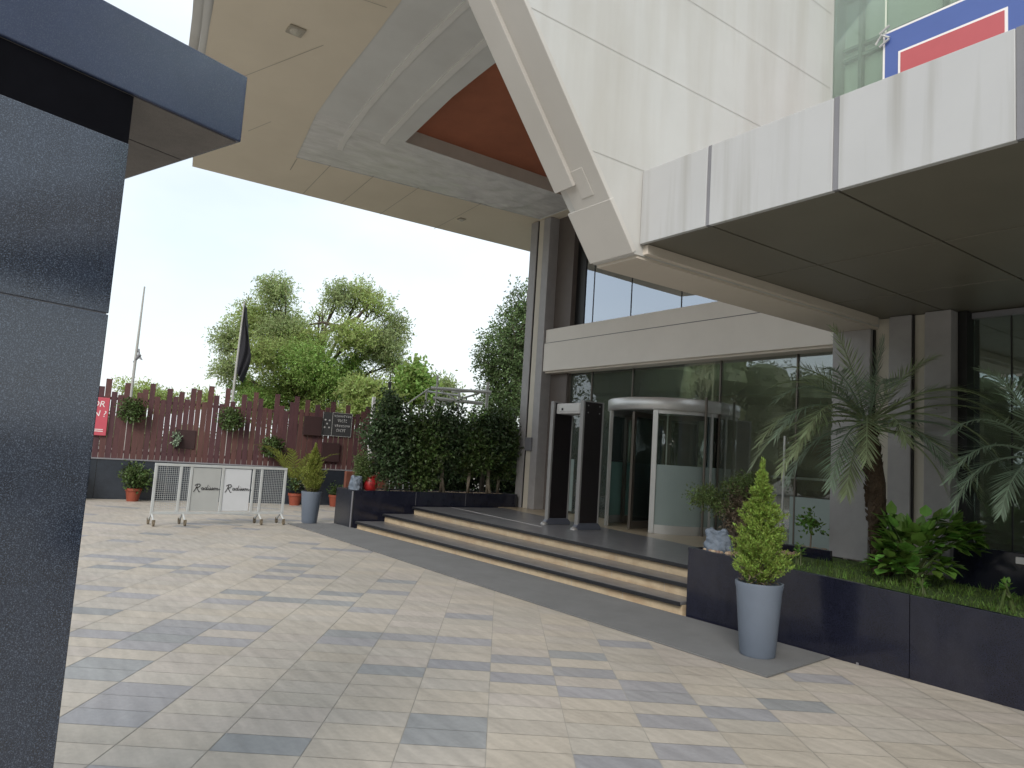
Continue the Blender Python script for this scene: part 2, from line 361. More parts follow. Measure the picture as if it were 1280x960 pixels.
# ------------------------------------------------------------------ entrance steps
st = thing('entrance_steps', (-9.3,6.6,0), 'three wide steps with sandstone risers and black granite nosings', 'steps')
ROWS = [((-13.28,5.94),(-5.36,6.24)), ((-13.25,6.50),(-5.36,6.53)), ((-13.2,7.12),(-5.36,6.86))]
H = 0.15
for k, (p, q) in enumerate(ROWS):
    z0, z1 = k*H, (k+1)*H
    back = ROWS[k+1] if k < 2 else None
    if back:
        n0, n1 = (back[0][0], back[0][1]+0.02), (back[1][0], back[1][1]+0.02)
        MB().prism([(p[0]+0.02,p[1]+0.03),(q[0],q[1]+0.03),(q[0],n1[1]+0.3),(p[0]+0.02,n0[1]+0.3)], 0.0 if k == 0 else z0-0.02, z1-0.036).build('riser', M['sandstone'], st)
        MB().prism([p,q,n1,n0], z1-0.034, z1).build('tread', M['granite_step'], st, bevel=0.004)
    else:
        MB().prism([(p[0]+0.02,p[1]+0.03),(q[0],q[1]+0.03),(q[0],8.2),(p[0]+0.02,8.2)], z0-0.02, z1-0.036).build('riser', M['sandstone'], st)
    rj = MB()
    for q_ in range(1, 9):
        t_ = (q_+(.4 if k == 1 else 0))/9
        jx, jy = p[0]+(q[0]-p[0])*t_, p[1]+(q[1]-p[1])*t_+0.0285
        rj.box(jx-.0025,jx+.0025,jy,jy+.004,z0+.004,z1-.046)
    j_ = rj.build('riser_joints', M['walljoint'], st); j_['kind'] = 'stuff'
    MB().prism([(p[0],p[1]-0.018),(q[0],q[1]-0.018),(q[0],q[1]-0.001),(p[0],p[1]-0.001)], z1-0.045, z1-0.001).build('nosing', M['nosing'], st, bevel=0.004)
p, q = ROWS[2]
MB().prism([p,q,(-5.36,8.30),(-7.24,8.61),(-9.44,8.95),(-11.31,9.1),(-13.2,9.38)], 0.414, 0.45).build('landing', M['granite_step'], st)
MB().prism([(-13.2,9.38),(-11.31,9.1),(-9.44,8.95),(-7.24,8.61),(-5.36,8.30),(-4.66,8.25),(-4.66,10.5),(-14.4,10.5),(-14.4,9.9),(-13.42,9.9),(-13.42,9.38)], 0.40, 0.4505).build('porch_floor', M['tan_floor'], st)
MB().prism([(-13.18,8.02),(-9.7,7.70),(-9.7,7.715),(-13.18,8.04)], 0.4505, 0.452).build('marking', M['letter'], st)

# ------------------------------------------------------------------ hotel building
hb = thing('hotel_building', (-8,10,0), 'modern hotel front with slanted white cladding, big porch roof and glass lobby', 'building')
# porch roof slab with lens shaped recess
front = [(-15.95,2.80),(-13.5,2.33),(-10.9,1.93),(-9.58,1.70),(-7.2,1.42),(-4.62,1.22)]
outer_c = [(-13.87,4.29),(-11.79,3.91),(-10.32,3.76),(-8.87,3.66),(-7.96,3.58),(-6.3,3.53),(-4.66,3.52)]
B0 = (-13.25,9.95)
ZS = 7.2
sl = MB()
# soffit in strips: front band, left band, back band
n = len(outer_c)
fx = lambda x: front[0][1] + 0 if x <= front[0][0] else next(a[1]+(b[1]-a[1])*(x-a[0])/(b[0]-a[0]) for a, b in zip(front, front[1:]) if a[0] <= x <= b[0])
for (x0,y0),(x1,y1) in zip(outer_c, outer_c[1:]):
    sl.add([(x0,y0,ZS),(x1,y1,ZS),(x1,fx(x1),ZS),(x0,fx(x0),ZS)], [(0,1,2,3)])
sl.add([(-15.95,2.80,ZS),(-13.87,fx(-13.87),ZS),(-13.87,4.29,ZS),(-15.9,4.29,ZS)], [(0,3,2,1)])
sl.add([(-15.9,4.29,ZS),(-13.87,4.29,ZS),(B0[0],B0[1],ZS),(-15.6,9.95,ZS)], [(0,3,2,1)])
sl.add([(-15.6,9.95,ZS),(-4.66,9.95,ZS),(-4.66,13,ZS),(-15.5,13,ZS)], [(0,3,2,1)])
slab = sl.build('porch_soffit', M['slab'], hb)
top = MB().prism(front[::1]+[(-4.62,13),(-15.5,13)], ZS+1.0, ZS+1.35).build('porch_roof', M['white'], hb)
fa = MB()
for z0, z1, off in ((ZS-0.0, ZS+0.16, 0.0), (ZS+0.19, ZS+0.36, 0.10), (ZS+0.40, ZS+1.34, 0.24)):
    for a, b in zip(front, front[1:]):
        fa.add([(a[0],a[1]-off,z0),(b[0],b[1]-off,z0),(b[0],b[1]-off,z1),(a[0],a[1]-off,z1)], [(0,1,2,3)])
        fa.add([(a[0],a[1]-off,z0),(b[0],b[1]-off,z0),(b[0],b[1]+0.1,z0),(a[0],a[1]+0.1,z0)], [(0,3,2,1)] if z0 > ZS else [])
fa.add([(-15.95,2.8,ZS),(-15.5,13,ZS),(-15.5,13,ZS+1.35),(-15.95,2.8,ZS+1.35)], [(0,3,2,1)])
fa.build('porch_fascia', M['white'], hb)
# recess: side ribbon, grey ceiling, trims, rust panel
ring = outer_c + [(-4.66,9.95), B0]
rb = MB(); nr = len(ring)
for i in range(nr):
    a, b = ring[i], ring[(i+1) % nr]
    rb.add([(a[0],a[1],ZS),(b[0],b[1],ZS),(b[0],b[1],7.24),(a[0],a[1],7.24)], [(0,1,2,3)])
rb.build('recess_edge', M['recess'], hb)
inner_f = [(-11.72,5.58),(-9.53,5.34),(-8.50,5.30),(-6.4,5.26),(-4.66,5.26)]
rc = MB()
ZR = 7.215
# front lens between outer curve and inner front edge
xs = [-13.87,-12.9,-11.72,-10.8,-9.67,-8.62,-7.6,-6.5,-4.66]
def interp(P, x):
    if x <= P[0][0]: return P[0][1]
    for a, b in zip(P, P[1:]):
        if a[0] <= x <= b[0]: return a[1]+(b[1]-a[1])*(x-a[0])/(b[0]-a[0])
    return P[-1][1]
for x0, x1 in zip(xs[2:], xs[3:]):
    rc.add([(x0,interp(outer_c,x0)-0.02,ZR),(x1,interp(outer_c,x1)-0.02,ZR),(x1,interp(inner_f,x1),ZR),(x0,interp(inner_f,x0),ZR)], [(0,3,2,1)])
rc.build('recess_ceiling', M['recess'], hb)
# curved trims
for pts in ([(x*.986,y*.986) for x,y in P_] for P_ in ([(-13.05,4.86),(-12.63,4.76),(-11.12,4.53),(-9.93,4.41),(-8.68,4.33),(-7.68,4.30),(-6.2,4.29),(-4.7,4.31)], [(-12.2,5.36),(-11.96,5.31),(-10.24,5.10),(-9.13,5.01),(-8.24,4.96),(-6.5,4.93),(-4.7,4.93)])):
    t = MB()
    for a, b in zip(pts, pts[1:]):
        t.add([(a[0],a[1]-0.05,7.19),(b[0],b[1]-0.05,7.19),(b[0],b[1]+0.05,7.19),(a[0],a[1]+0.05,7.19),
               (a[0],a[1]-0.05,7.214),(b[0],b[1]-0.05,7.214),(b[0],b[1]+0.05,7.214),(a[0],a[1]+0.05,7.214)], [(0,3,2,1),(0,1,5,4),(2,3,7,6)])
    t.build('curved_trim', M['strip'], hb)
# back part of the recess covered in loose plastic sheet: gently crumpled surface
sh = MB(); nx, ny = 14, 44
srng = random.Random(3)
grid = []
for j in range(ny+1):
    for i in range(nx+1):
        v = j/ny; y = 4.29+(9.95-4.29)*v
        xl = -13.87+(B0[0]+13.87)*(y-4.29)/(B0[1]-4.29); xr = -11.70
        x = xl+(xr-xl)*i/nx; y = y if j else interp(outer_c, x)-0.02
        edge = 0 if i in (0,nx) or j in (0,ny) else 1
        amp = 0.05*edge*(0.25+min(1,max(0,(v-0.18)*2.2)))*(1 if v < 0.85 else 0.5)
        grid.append((x, y, 7.216-amp*srng.random()**1.5))
for j in range(ny):
    for i in range(nx):
        sh.f.append((j*(nx+1)+i, (j+1)*(nx+1)+i, (j+1)*(nx+1)+i+1, j*(nx+1)+i+1))
sh.v = grid
sh.build('plastic_sheet', M['sheet'], hb, smooth=True)
rp = [(x, y) for x, y in inner_f] + [(-4.66,9.9),(-11.70,9.9)]
MB().add([(x,y,7.49) for x, y in rp], [tuple(range(len(rp)-1,-1,-1))]).build('rust_panel', M['rust'], hb)
rs = MB()
for a, b in zip(rp, rp[1:]+rp[:1]):
    rs.add([(a[0],a[1],7.213),(b[0],b[1],7.213),(b[0],b[1],7.49),(a[0],a[1],7.49)], [(0,1,2,3)])
rs.build('rust_recess_edge', M['rustside'], hb)
# hairline joints of the soffit boards, and two soffit lights
hl = MB()
def line(p, q, w=0.018, z=ZS-0.003):
    d = (Vector(q)-Vector(p)); k = Vector((-d.y, d.x)).normalized()*w/2
    hl.add([(p[0]-k.x,p[1]-k.y,z),(q[0]-k.x,q[1]-k.y,z),(q[0]+k.x,q[1]+k.y,z),(p[0]+k.x,p[1]+k.y,z)], [(0,3,2,1)])
for y in (5.0,5.9,6.9,8.4): line((-15.8,y+0.12),(-13.8+0.11*(y-4.3),y-0.05), 0.014)
line((-13.9,4.32),(-14.6,4.42)); line((-11.5,2.5),(-9.6,3.2), 0.012); line((-12.6,3.4),(-13.3,3.2), 0.012)
line((-8.5,1.7),(-8.2,3.5),0.012)
so_ = hl.build('soffit_joints', M['hair'], hb); so_['kind'] = 'stuff'
def ceiling_light(x, y, s):
    o = MB().box(x-s,x+s,y-s,y+s,ZS-0.03,ZS-0.004).build('soffit_light', M['hair'], hb, bevel=0.006)
    MB().lathe((x,y,ZS-0.055), [(0.001,0),(s*0.55,0.004),(s*0.75,0.024)], 16).build('lens', M['lens'], o, smooth=True)
ceiling_light(-9.5, 2.77, 0.11); ceiling_light(-14.6, 8.6, 0.08)
# entrance column (left)
cl = MB().box(-13.56,-12.90,10.02,10.6,0.4505,7.26).build('entrance_column', M['colshade'], hb)
MB().box(-13.62,-13.36,9.98,10.6,0.4505,7.19).build('column_pilaster', M['colgrey'], cl, bevel=0.008)
MB().box(-13.12,-12.885,9.98,10.5,0.4505,7.19).build('column_pilaster', M['colgrey'], cl, bevel=0.008)
MB().box(-13.36,-13.345,10.0,10.3,0.452,7.19).build('column_groove', M['blackgap'], cl)
MB().box(-13.31,-13.14,9.995,10.3,0.452,7.19).build('column_inlay', M['colcream'], cl)
MB().box(-13.28,-13.06,9.93,9.975,1.75,2.05).build('column_plate', M['jointgrey'], cl, bevel=0.004)
MB().box(-12.885,-12.30,10.25,10.6,0.4505,7.28).build('dark_return', M['colshade'], hb)
# lintel beam
MB().box(-12.87,-4.5,10.0,10.55,3.56,4.20).build('lintel_beam', M['beam'], hb, bevel=0.008)
MB().box(-12.86,-4.5,10.022,10.55,4.205,4.52).build('lintel_cornice', M['beam'], hb, bevel=0.008)
MB().box(-12.86,-4.5,10.018,10.03,4.19,4.215).build('lintel_groove', M['joint'], hb)
MB().box(-12.85,-4.5,10.05,10.55,3.52,3.559).build('lintel_soffit', M['boxsoffit'], hb)
# slanted white wall / box with raked front band
rake = lambda z: 4.10-0.755*(z-3.31)
xl, xr = -4.65, -4.15
MB().xprism([(rake(3.31),3.31),(8.25,3.31),(8.25,9.2),(rake(9.2),9.2)], xl, xr).build('slanted_wall', M['white'], hb)
bd = MB()
def rakebox(x0, x1, za, zb, off0, off1):
    k = 1/math.hypot(1,0.755)
    ny_, nz_ = -k, -0.755*k
    P = lambda x, z, o: (x, rake(z)+ny_*o, z+nz_*o)
    vs = [P(x0,za,off0),P(x1,za,off0),P(x1,zb,off0),P(x0,zb,off0),P(x0,za,off1),P(x1,za,off1),P(x1,zb,off1),P(x0,zb,off1)]
    bd.add(vs, [(0,1,2,3),(4,7,6,5),(0,4,5,1),(1,5,6,2),(2,6,7,3),(3,7,4,0)])
rakebox(xl+0.08, xr+0.003, 3.33, 9.2, -0.03, 0.012)
rakebox(xl-0.02, xr+0.006, 3.32, 3.70, -0.03, 0.015)
bd.build('slanted_band', M['band'], hb, bevel=0.006)
bd = MB(); rakebox(xl-0.02, xl+0.22, 3.86, 9.2, 0.0, 0.05); bd.build('slanted_lip', M['band'], hb, bevel=0.006)
bd = MB(); rakebox(xl+0.22, xl+0.36, 3.76, 3.95, 0.0, 0.018); bd.build('band_patch', M['band'], hb, bevel=0.003)
MB().box(xl+0.01,xr-0.01,4.14,8.0,3.285,3.309).build('box_soffit', M['boxsoffit'], hb)
MB().box(-4.158,-4.10,4.20,7.88,3.32,3.403).build('box_lip', M['boxsoffit'], hb, bevel=0.004)
# joints on the slanted wall (proud hairlines)
jj = MB()
def wl(p, q, w=0.006):
    d = Vector((q[0]-p[0], q[1]-p[1])); k = Vector((-d.y, d.x)).normalized()*w/2
    x = xr+0.002
    jj.add([(x,p[0]-k.x,p[1]-k.y),(x,q[0]-k.x,q[1]-k.y),(x,q[0]+k.x,q[1]+k.y),(x,p[0]+k.x,p[1]+k.y)], [(0,1,2,3)])
wl((rake(4.03),4.03),(6.9,4.03)); wl((rake(4.93),4.93),(6.9,4.93)); wl((rake(5.75),5.75),(6.9,5.75)); wl((rake(6.6),6.6),(6.9,6.6))
jj.build('wall_joints', M['walljoint'], hb)
# right canopy over the side entrance
cn = MB().box(xr+0.002,4.5,4.19,8.3,3.44,4.0).build('side_canopy', M['olive'], hb)
fasc = [(-4.145,-3.475),(-3.44,-2.47),(-2.43,-1.455),(-1.41,-0.42),(-0.38,0.6),(0.64,1.65),(1.7,4.5)]
for a, b in fasc:
    MB().box(a,b,4.15,4.19,3.40,4.02).build('fascia_panel', M['fascia'], cn, bevel=0.004)
for a, b in zip(fasc, fasc[1:]):
    MB().box(a[1]+0.002,b[0]-0.002,4.158,4.19,3.405,4.025).build('cover_strip', M['jointgrey'], cn)
MB().box(xr+0.002,4.5,4.191,8.3,4.001,4.03).build('canopy_flashing', M['fascia'], cn)
sp = MB(); xsj = [-4.15,-3.45,-2.45,-1.43,-0.4,0.62,1.67,4.5]; ysj = [4.192,5.62,7.0,8.28]
for i in range(len(xsj)-1):
    for j in range(len(ysj)-1):
        sp.box(xsj[i]+0.009,xsj[i+1]-0.009,ysj[j]+0.009,ysj[j+1]-0.009,3.405,3.438)
sp.build('soffit_panels', M['olive'], cn, bevel=0.003)
# upper window with the emblem film
uw = MB().box(xr-0.06,4.5,6.95,6.962,3.9,9.2).build('upper_window', M['signglass'], hb)
for x in (-3.58,-2.55,-1.5,-0.45):
    MB().box(x-0.008,x+0.008,6.94,6.949,4.05,9.2).build('window_joint', M['interiorgreen'], uw)
ew = MB().box(xr+0.01,4.5,7.16,7.2,3.9,9.2).build('upper_room_wall', M['interiorgreen'], hb)
gl_ = MB()
for z in (4.45,5.0,5.5,5.62,6.1,6.22,6.8,6.92,7.5): gl_.box(xr+0.02,-2.2,7.10,7.159,z,z+0.03)
for x in (-3.95,-3.1,-2.6): gl_.box(x,x+0.04,7.09,7.158,4.1,9)
gl_.build('grid_reflection', M['gridline'], ew)  # dark bars standing in for reflections of a ceiling grid
for z in (6.12,5.98):
    MB().tube([(-3.62,6.90,z),(-3.52,6.90,z+0.05)],0.012,8).build('glass_clamp', M['alu'], uw)
MB().tube([(-3.66,6.9,6.02),(-3.60,6.9,6.1),(-3.52,6.9,6.04)],0.012,8).build('glass_clamp', M['alu'], uw)
em = MB().box(-3.60,-2.15,6.932,6.938,4.5,6.13).build('emblem_border', M['letter'], uw)
MB().box(-3.575,-2.175,6.926,6.931,4.53,6.105).build('emblem_field', M['blue'], em)
MB().box(-3.44,-2.48,6.920,6.925,4.6,5.865).build('emblem_inner_border', M['letter'], em)
MB().box(-3.415,-2.505,6.914,6.919,4.6,5.84).build('emblem_core', M['redfilm'], em)
# right pier: grey stone with cream grooves
pr_ = MB().box(-4.62,-3.38,7.99,8.35,0.70,3.40).build('stone_pier', M['colcream'], hb)
for x0, x1, y0 in ((-4.65,-4.20,7.90),(-4.01,-3.77,7.93),(-3.62,-3.36,7.90)):
    MB().box(x0,x1,y0,8.3,0.70,3.40 if x0 > -4.1 else 3.284).build('pier_panel', M['colgrey'], pr_, bevel=0.006)
MB().box(-4.20,-4.185,7.95,8.2,0.7,3.28).build('pier_groove', M['blackgap'], pr_)
MB().box(-3.77,-3.758,7.95,8.2,0.7,3.4).build('pier_groove', M['blackgap'], pr_)
MB().box(-3.355,-3.27,8.05,8.35,0.7,3.40).build('black_jamb', M['blackgap'], hb)
# right ground floor glass and room
rg = MB().box(-3.265,4.5,8.2,8.212,0.7,3.38).build('side_glass', M['sideglass'], hb)
for x in (-2.92,-1.75,-0.6): MB().box(x-0.006,x+0.006,8.19,8.199,0.7,3.38).build('glass_joint', M['blackgap'], rg)
MB().box(-3.265,4.5,8.15,8.199,3.33,3.39).build('glass_head', M['jointgrey'], rg)
for x in (-2.99,-2.85):
    for z in (2.72,2.60): MB().box(x-0.025,x+0.025,8.17,8.189,z-0.012,z+0.012).build('glass_clamp', M['alu'], rg)
MB().box(-4.6,4.5,11.9,12.0,0.4,3.6).build('side_room_wall', M['interior'], hb)
MB().box(-3.2,4.5,8.22,11.9,0.55,0.6).build('side_room_floor', M['tan_floor'], hb)
MB().box(-4.6,4.5,8.31,12,3.5,3.6).build('side_room_ceiling', M['interior'], hb)
# lobby glass, upper glass
lg = MB()
lg.box(-12.30,-10.32,10.345,10.355,0.46,3.53); lg.box(-8.18,-4.66,10.345,10.355,0.46,3.53); lg.box(-10.315,-8.185,10.345,10.355,2.80,3.53)
lgo = lg.build('lobby_glass', M['lobbyglass'], hb)
for x in (-12.28,-11.55,-10.33,-8.17,-6.67,-5.7): MB().box(x-0.012,x+0.012,10.32,10.344,0.46,3.53).build('glass_mullion', M['aludark'], lgo)
MB().box(-6.75,-4.67,10.33,10.343,0.5,1.25).build('frosted_band', M['frost'], lgo)
MB().box(-12.30,-12.0,10.33,10.343,0.5,1.62).build('frosted_band', M['frost'], lgo)
ug = MB().box(-12.0,-4.66,10.4,10.41,4.53,7.19).build('mezzanine_glass', M['upperglass'], hb)
for x in (-11.72,-10.55,-9.2,-7.9): MB().box(x-0.008,x+0.008,10.39,10.399,4.53,7.19).build('glass_joint', M['blackgap'], ug)
MB().box(-12.30,-12.0,10.38,10.6,4.53,7.25).build('black_jamb', M['blackgap'], hb)
MB().box(-12.3,-4.66,11.2,11.25,4.53,7.2).build('mezzanine_blind', M['interior'], hb)
# lobby interior
MB().box(-13.5,-4.66,16,16.1,0.4,3.9).build('lobby_back_wall', M['interior'], hb)
MB().box(-13.5,-13.4,10.6,16,0.4,3.9).build('lobby_side_wall', M['interior'], hb)
MB().box(-4.66,-4.6,8.31,16,0.4,3.9).build('lobby_side_wall', M['interior'], hb)
MB().box(-13.4,-4.66,10.56,16,3.6,3.65).build('lobby_ceiling', M['strip'], hb)
MB().box(-13.4,-4.66,10.5,16,0.40,0.449).build('lobby_floor', M['tan_floor'], hb)
MB().box(-9.2,-5.2,13.6,13.75,0.45,2.35).build('lobby_partition', M['wood'], hb)
MB().box(-8.6,-6.4,12.7,13.3,0.45,1.5).build('lobby_counter', M['wood'], hb, bevel=0.02)
MB().box(-8.7,-6.3,12.65,13.35,1.51,1.55).build('counter_top', M['letter'], hb)
# leaf pattern lattice screen
la = MB(); lr = random.Random(8)
x0, x1 = -10.06, -9.16
def vine(px, pz, ang, L, w, depth):
    pts = [(px, 11.36, pz)]
    for k in range(4):
        ang += lr.uniform(-0.18,0.18); px += math.sin(ang)*L/4; pz += math.cos(ang)*L/4
        px = min(max(px, x0+0.02), x1-0.02); pts.append((px,11.36,pz))
    la.tube(pts, w, 5)
    if depth:
        for k in (1,2,3,4):
            vine(pts[k][0], pts[k][2], ang+lr.choice((-1,1))*lr.uniform(0.5,0.9), L*0.62, w*0.85, depth-1)
for bx_ in (-9.9,-9.6,-9.32):
    for bz in (0.5,1.3,2.1,2.9):
        vine(bx_, bz, lr.uniform(-0.25,0.25), 0.95, 0.030, 2)
la.box(x0-0.05,x0,11.32,11.40,0.45,3.6); la.box(x1,x1+0.05,11.32,11.40,0.45,3.6)
la.build('lattice_screen', M['lattice'], hb)
la = MB(); x0, x1 = -9.26, -8.42
def leafline(px, pz, ang, L, w, depth):
    pts = [(px,10.43,pz)]
    for k in range(4):
        ang += lr.uniform(-.18,.18); px = min(max(px+math.sin(ang)*L/4, x0+.02), x1-.02); pz = min(pz+math.cos(ang)*L/4, 3.5); pts.append((px,10.43,pz))
    la.tube(pts, w, 5)
    if depth:
        for k in (1,2,3): leafline(pts[k][0], pts[k][2], ang+lr.choice((-1,1))*lr.uniform(.5,.9), L*.6, w*.85, depth-1)
for bx_ in (-9.1,-8.9,-8.7,-8.55):
    for bz in (2.82,3.1): leafline(bx_, bz, lr.uniform(-.25,.25), .55, .022, 2)
la.box(x0-.04,x0,10.41,10.45,2.80,3.55); la.box(x1,x1+.04,10.41,10.45,2.80,3.55); la.box(x0-.04,x1+.04,10.412,10.448,2.79,2.80)
la.build('lattice_screen', M['lattice'], hb)
# building mass behind and beside (so that it reads as a building from the side)
MB().box(-12.9,4.5,12.6,16.5,4.0,9.2).build('upper_storey', M['white'], hb)
MB().box(-15.5,-4.66,12.9,13.0,7.2,9.2).build('rear_parapet', M['white'], hb)

# ------------------------------------------------------------------ revolving door (part of the building)
DC = (-9.25, 10.2); DR = 1.06
rdr = MB()
rdr.lathe((DC[0],DC[1],0), [(DR+0.03,2.56),(DR+0.05,2.58),(DR+0.05,2.76),(DR+0.02,2.78),(0.01,2.79)], 64)
rdr.lathe((DC[0],DC[1],0), [(DR+0.03,2.56),(DR-0.06,2.555),(DR-0.06,2.62),(0.01,2.62)], 64)
rd = rdr.build('revolving_door', M['alu'], hb, smooth=False)
for p in rd.data.polygons: p.use_smooth = True
def curved(name, a0, a1, z0, z1, r, mt_, th=0.012):
    n = max(4, int(abs(a1-a0)/R(3)))
    return MB().lathe((DC[0],DC[1],0), [(r,z0),(r,z1),(r-th,z1),(r-th,z0),(r,z0)], n, a0, a1).build(name, mt_, rd, smooth=False)
for a0, a1, fm in ((R(-58),R(50),'frost'), (R(-228),R(-122),'frostteal')):
    curved('curved_glass', a0, a1, 1.62, 2.55, DR, M['doorglass'])
    curved('frosted_panel', a0, a1, 0.60, 1.62, DR, M[fm])
    curved('base_rail', a0, a1, 0.452, 0.60, DR+0.012, M['alu'], 0.04)
    curved('top_rail', a0, a1, 2.50, 2.56, DR+0.008, M['alu'], 0.03)
for a, w in ((-58.5,0.045),(-122,0.04),(-228,0.03),(50,0.03),(-2,0.022)):
    a = R(a); c = (DC[0]+DR*math.cos(a), DC[1]+DR*math.sin(a))
    u = (math.cos(a), math.sin(a)); w_ = (-math.sin(a), math.cos(a))
    MB().obox(c, u, w_, 0.06, 2*w, 0.452, 2.60, -0.035, -w).build('door_post', M['alu'], rd, bevel=0.004)
a = R(-12); c = (DC[0]+(DR+0.05)*math.cos(a), DC[1]+(DR+0.05)*math.sin(a))
MB().tube([(c[0],c[1],0.452),(c[0],c[1],2.82)], 0.024, 10).build('door_post', M['aludark'], rd)
for a in (-84, 6, 96, 186):
    a = R(a); u = (math.cos(a), math.sin(a)); w_ = (-math.sin(a), math.cos(a))
    f_ = MB()
    for lu, u0 in ((0.06,0.04),(0.07,DR-0.13)): f_.obox(DC,u,w_,lu,0.05,0.47,2.53,u0,-0.025)
    for z0, z1 in ((0.47,0.60),(2.44,2.53)): f_.obox(DC,u,w_,DR-0.23,0.048,z0,z1,0.1,-0.024)
    lf = f_.build('door_leaf', M['aludark'] if a > 0 or a < -1 else M['alu'], rd, bevel=0.003)
    MB().obox(DC,u,w_,DR-0.23,0.01,0.60,2.44,0.1,-0.005).build('leaf_glass', M['doorglass'], lf)
MB().tube([(DC[0],DC[1],0.46),(DC[0],DC[1],2.6)],0.05,12).build('door_shaft', M['alu'], rd)

# ------------------------------------------------------------------ planters
def granite_box_planter(name, loc, label, outer, th, z1, soilz, m_, parts_extra=None):
    t = thing(name, loc, label, 'planter')
    return t
pl = thing('granite_planter', (-13.85,7.8,0), 'polished black granite planter at the left end of the steps, holding the dark hedge', 'planter')
MB().box(-14.22,-13.40,5.88,5.93,0,0.74).box(-14.22,-14.17,5.93,9.9,0,0.74).box(-14.17,-13.40,9.85,9.9,0,0.74).build('side_panel', M['granite'], pl, bevel=0.004)
MB().box(-13.45,-13.395,5.931,9.849,0,0.742).build('front_panel', M['granite_dark'], pl, bevel=0.004)
MB().box(-13.42,-13.38,5.875,5.89,0.002,0.72).build('corner_strip', M['jointgrey'], pl)
MB().box(-14.17,-13.45,5.93,9.85,0.02,0.68).build('soil_bed', M['soil'], pl)
MB().box(-13.3945,-13.392,7.28,7.286,0.46,0.73).box(-13.3945,-13.392,8.5,8.506,0.46,0.73).build('panel_joints', M['jointgrey'], pl)

pr2 = thing('granite_planter', (-1.5,7.2,0), 'long polished black granite planter to the right of the steps, holding the palm and grass', 'planter')
def slope(x): return 0.74-max(0,(x+5.32))*0.028
xsp = [-5.32,-4.32,-2.98,-1.9,-0.6,0.8,4.2]
for a, b in zip(xsp, xsp[1:]):
    a_, b_ = a+0.003, b-0.003
    MB().add([(a_,6.28,0),(b_,6.28,0),(b_,6.34,0),(a_,6.34,0),(a_,6.28,slope(a_)),(b_,6.28,slope(b_)),(b_,6.34,slope(b_)),(a_,6.34,slope(a_))],
             [(0,3,2,1),(4,5,6,7),(0,1,5,4),(1,2,6,5),(2,3,7,6),(3,0,4,7)]).build('front_panel', M['granite_dark'], pr2, bevel=0.003)
MB().box(-5.32,-5.27,6.341,8.24,0,0.738).build('side_panel', M['granite_dark'], pr2, bevel=0.004)
MB().add([(-5.27,6.341,0.1),(4.2,6.341,0.1),(4.2,7.93,0.1),(-5.27,7.93,0.1),(-5.27,6.341,0.71),(4.2,6.341,slope(4.2)-0.03),(4.2,7.93,slope(4.2)-0.03),(-5.27,7.93,0.71)],
         [(0,3,2,1),(4,5,6,7),(0,1,5,4),(1,2,6,5),(2,3,7,6),(3,0,4,7)]).build('soil_bed', M['mulch'], pr2)
MB().box(-5.27,-4.66,7.55,8.22,0.1,0.70).build('pebble_bed', M['soil'], pr2)
MB().box(-5.27,-4.40,7.50,7.55,0.62,0.80).build('inner_edging', M['granite_dark'], pr2, bevel=0.004)
MB().box(-3.25,4.2,7.70,7.90,0.5,1.02).build('rear_ledge', M['granite_dark'], pr2, bevel=0.006)
MB().box(-3.42,-3.40,6.27,6.2785,0.0,0.02).build('water_outlet', M['jointgrey'], pr2)

# ground cover and pebbles: nobody could count them
gb = MB(); gr = random.Random(21)
for _ in range(9000):
    x = gr.uniform(-4.55,0.6); y = gr.uniform(6.36,7.72)
    h_ = gr.uniform(0.015,0.05)*(1+.9*(math.sin(x*7)*math.sin(y*9+x*3) > .35)); a = gr.uniform(0,2*PI)
    z = slope(x)-0.04
    if x < -4.1 and gr.random() < 0.5: continue
    gb.add([(x,y,z),(x+0.012*math.cos(a),y+0.012*math.sin(a),z),(x+gr.uniform(-.03,.03),y+gr.uniform(-.03,.03),z+h_)], [(0,1,2)])
tag(gb.build('grass', M['grass']), 'short green grass filling the right planter', 'grass', kind='stuff')
pb = MB()
def pebbles(x0, x1, y0, y1, z, n_):
    for _ in range(n_):
        x = gr.uniform(x0,x1); y = gr.uniform(y0,y1); r = gr.uniform(0.018,0.04)
        pb.lathe((x,y,z), [(r*0.6,-r*0.3),(r,0),(r*0.6,r*0.5),(0.001,r*0.62)], 6, sx=gr.uniform(.8,1.2))
pebbles(-14.15,-13.47,5.96,9.83,0.70,1100); pebbles(-5.24,-4.68,7.58,8.2,0.725,230); pebbles(-5.25,-4.7,6.36,7.45,0.725,330)
tag(pb.build('pebbles', M['pebble'], smooth=True), 'brown and cream pebbles covering the planter beds', 'pebbles', kind='stuff')

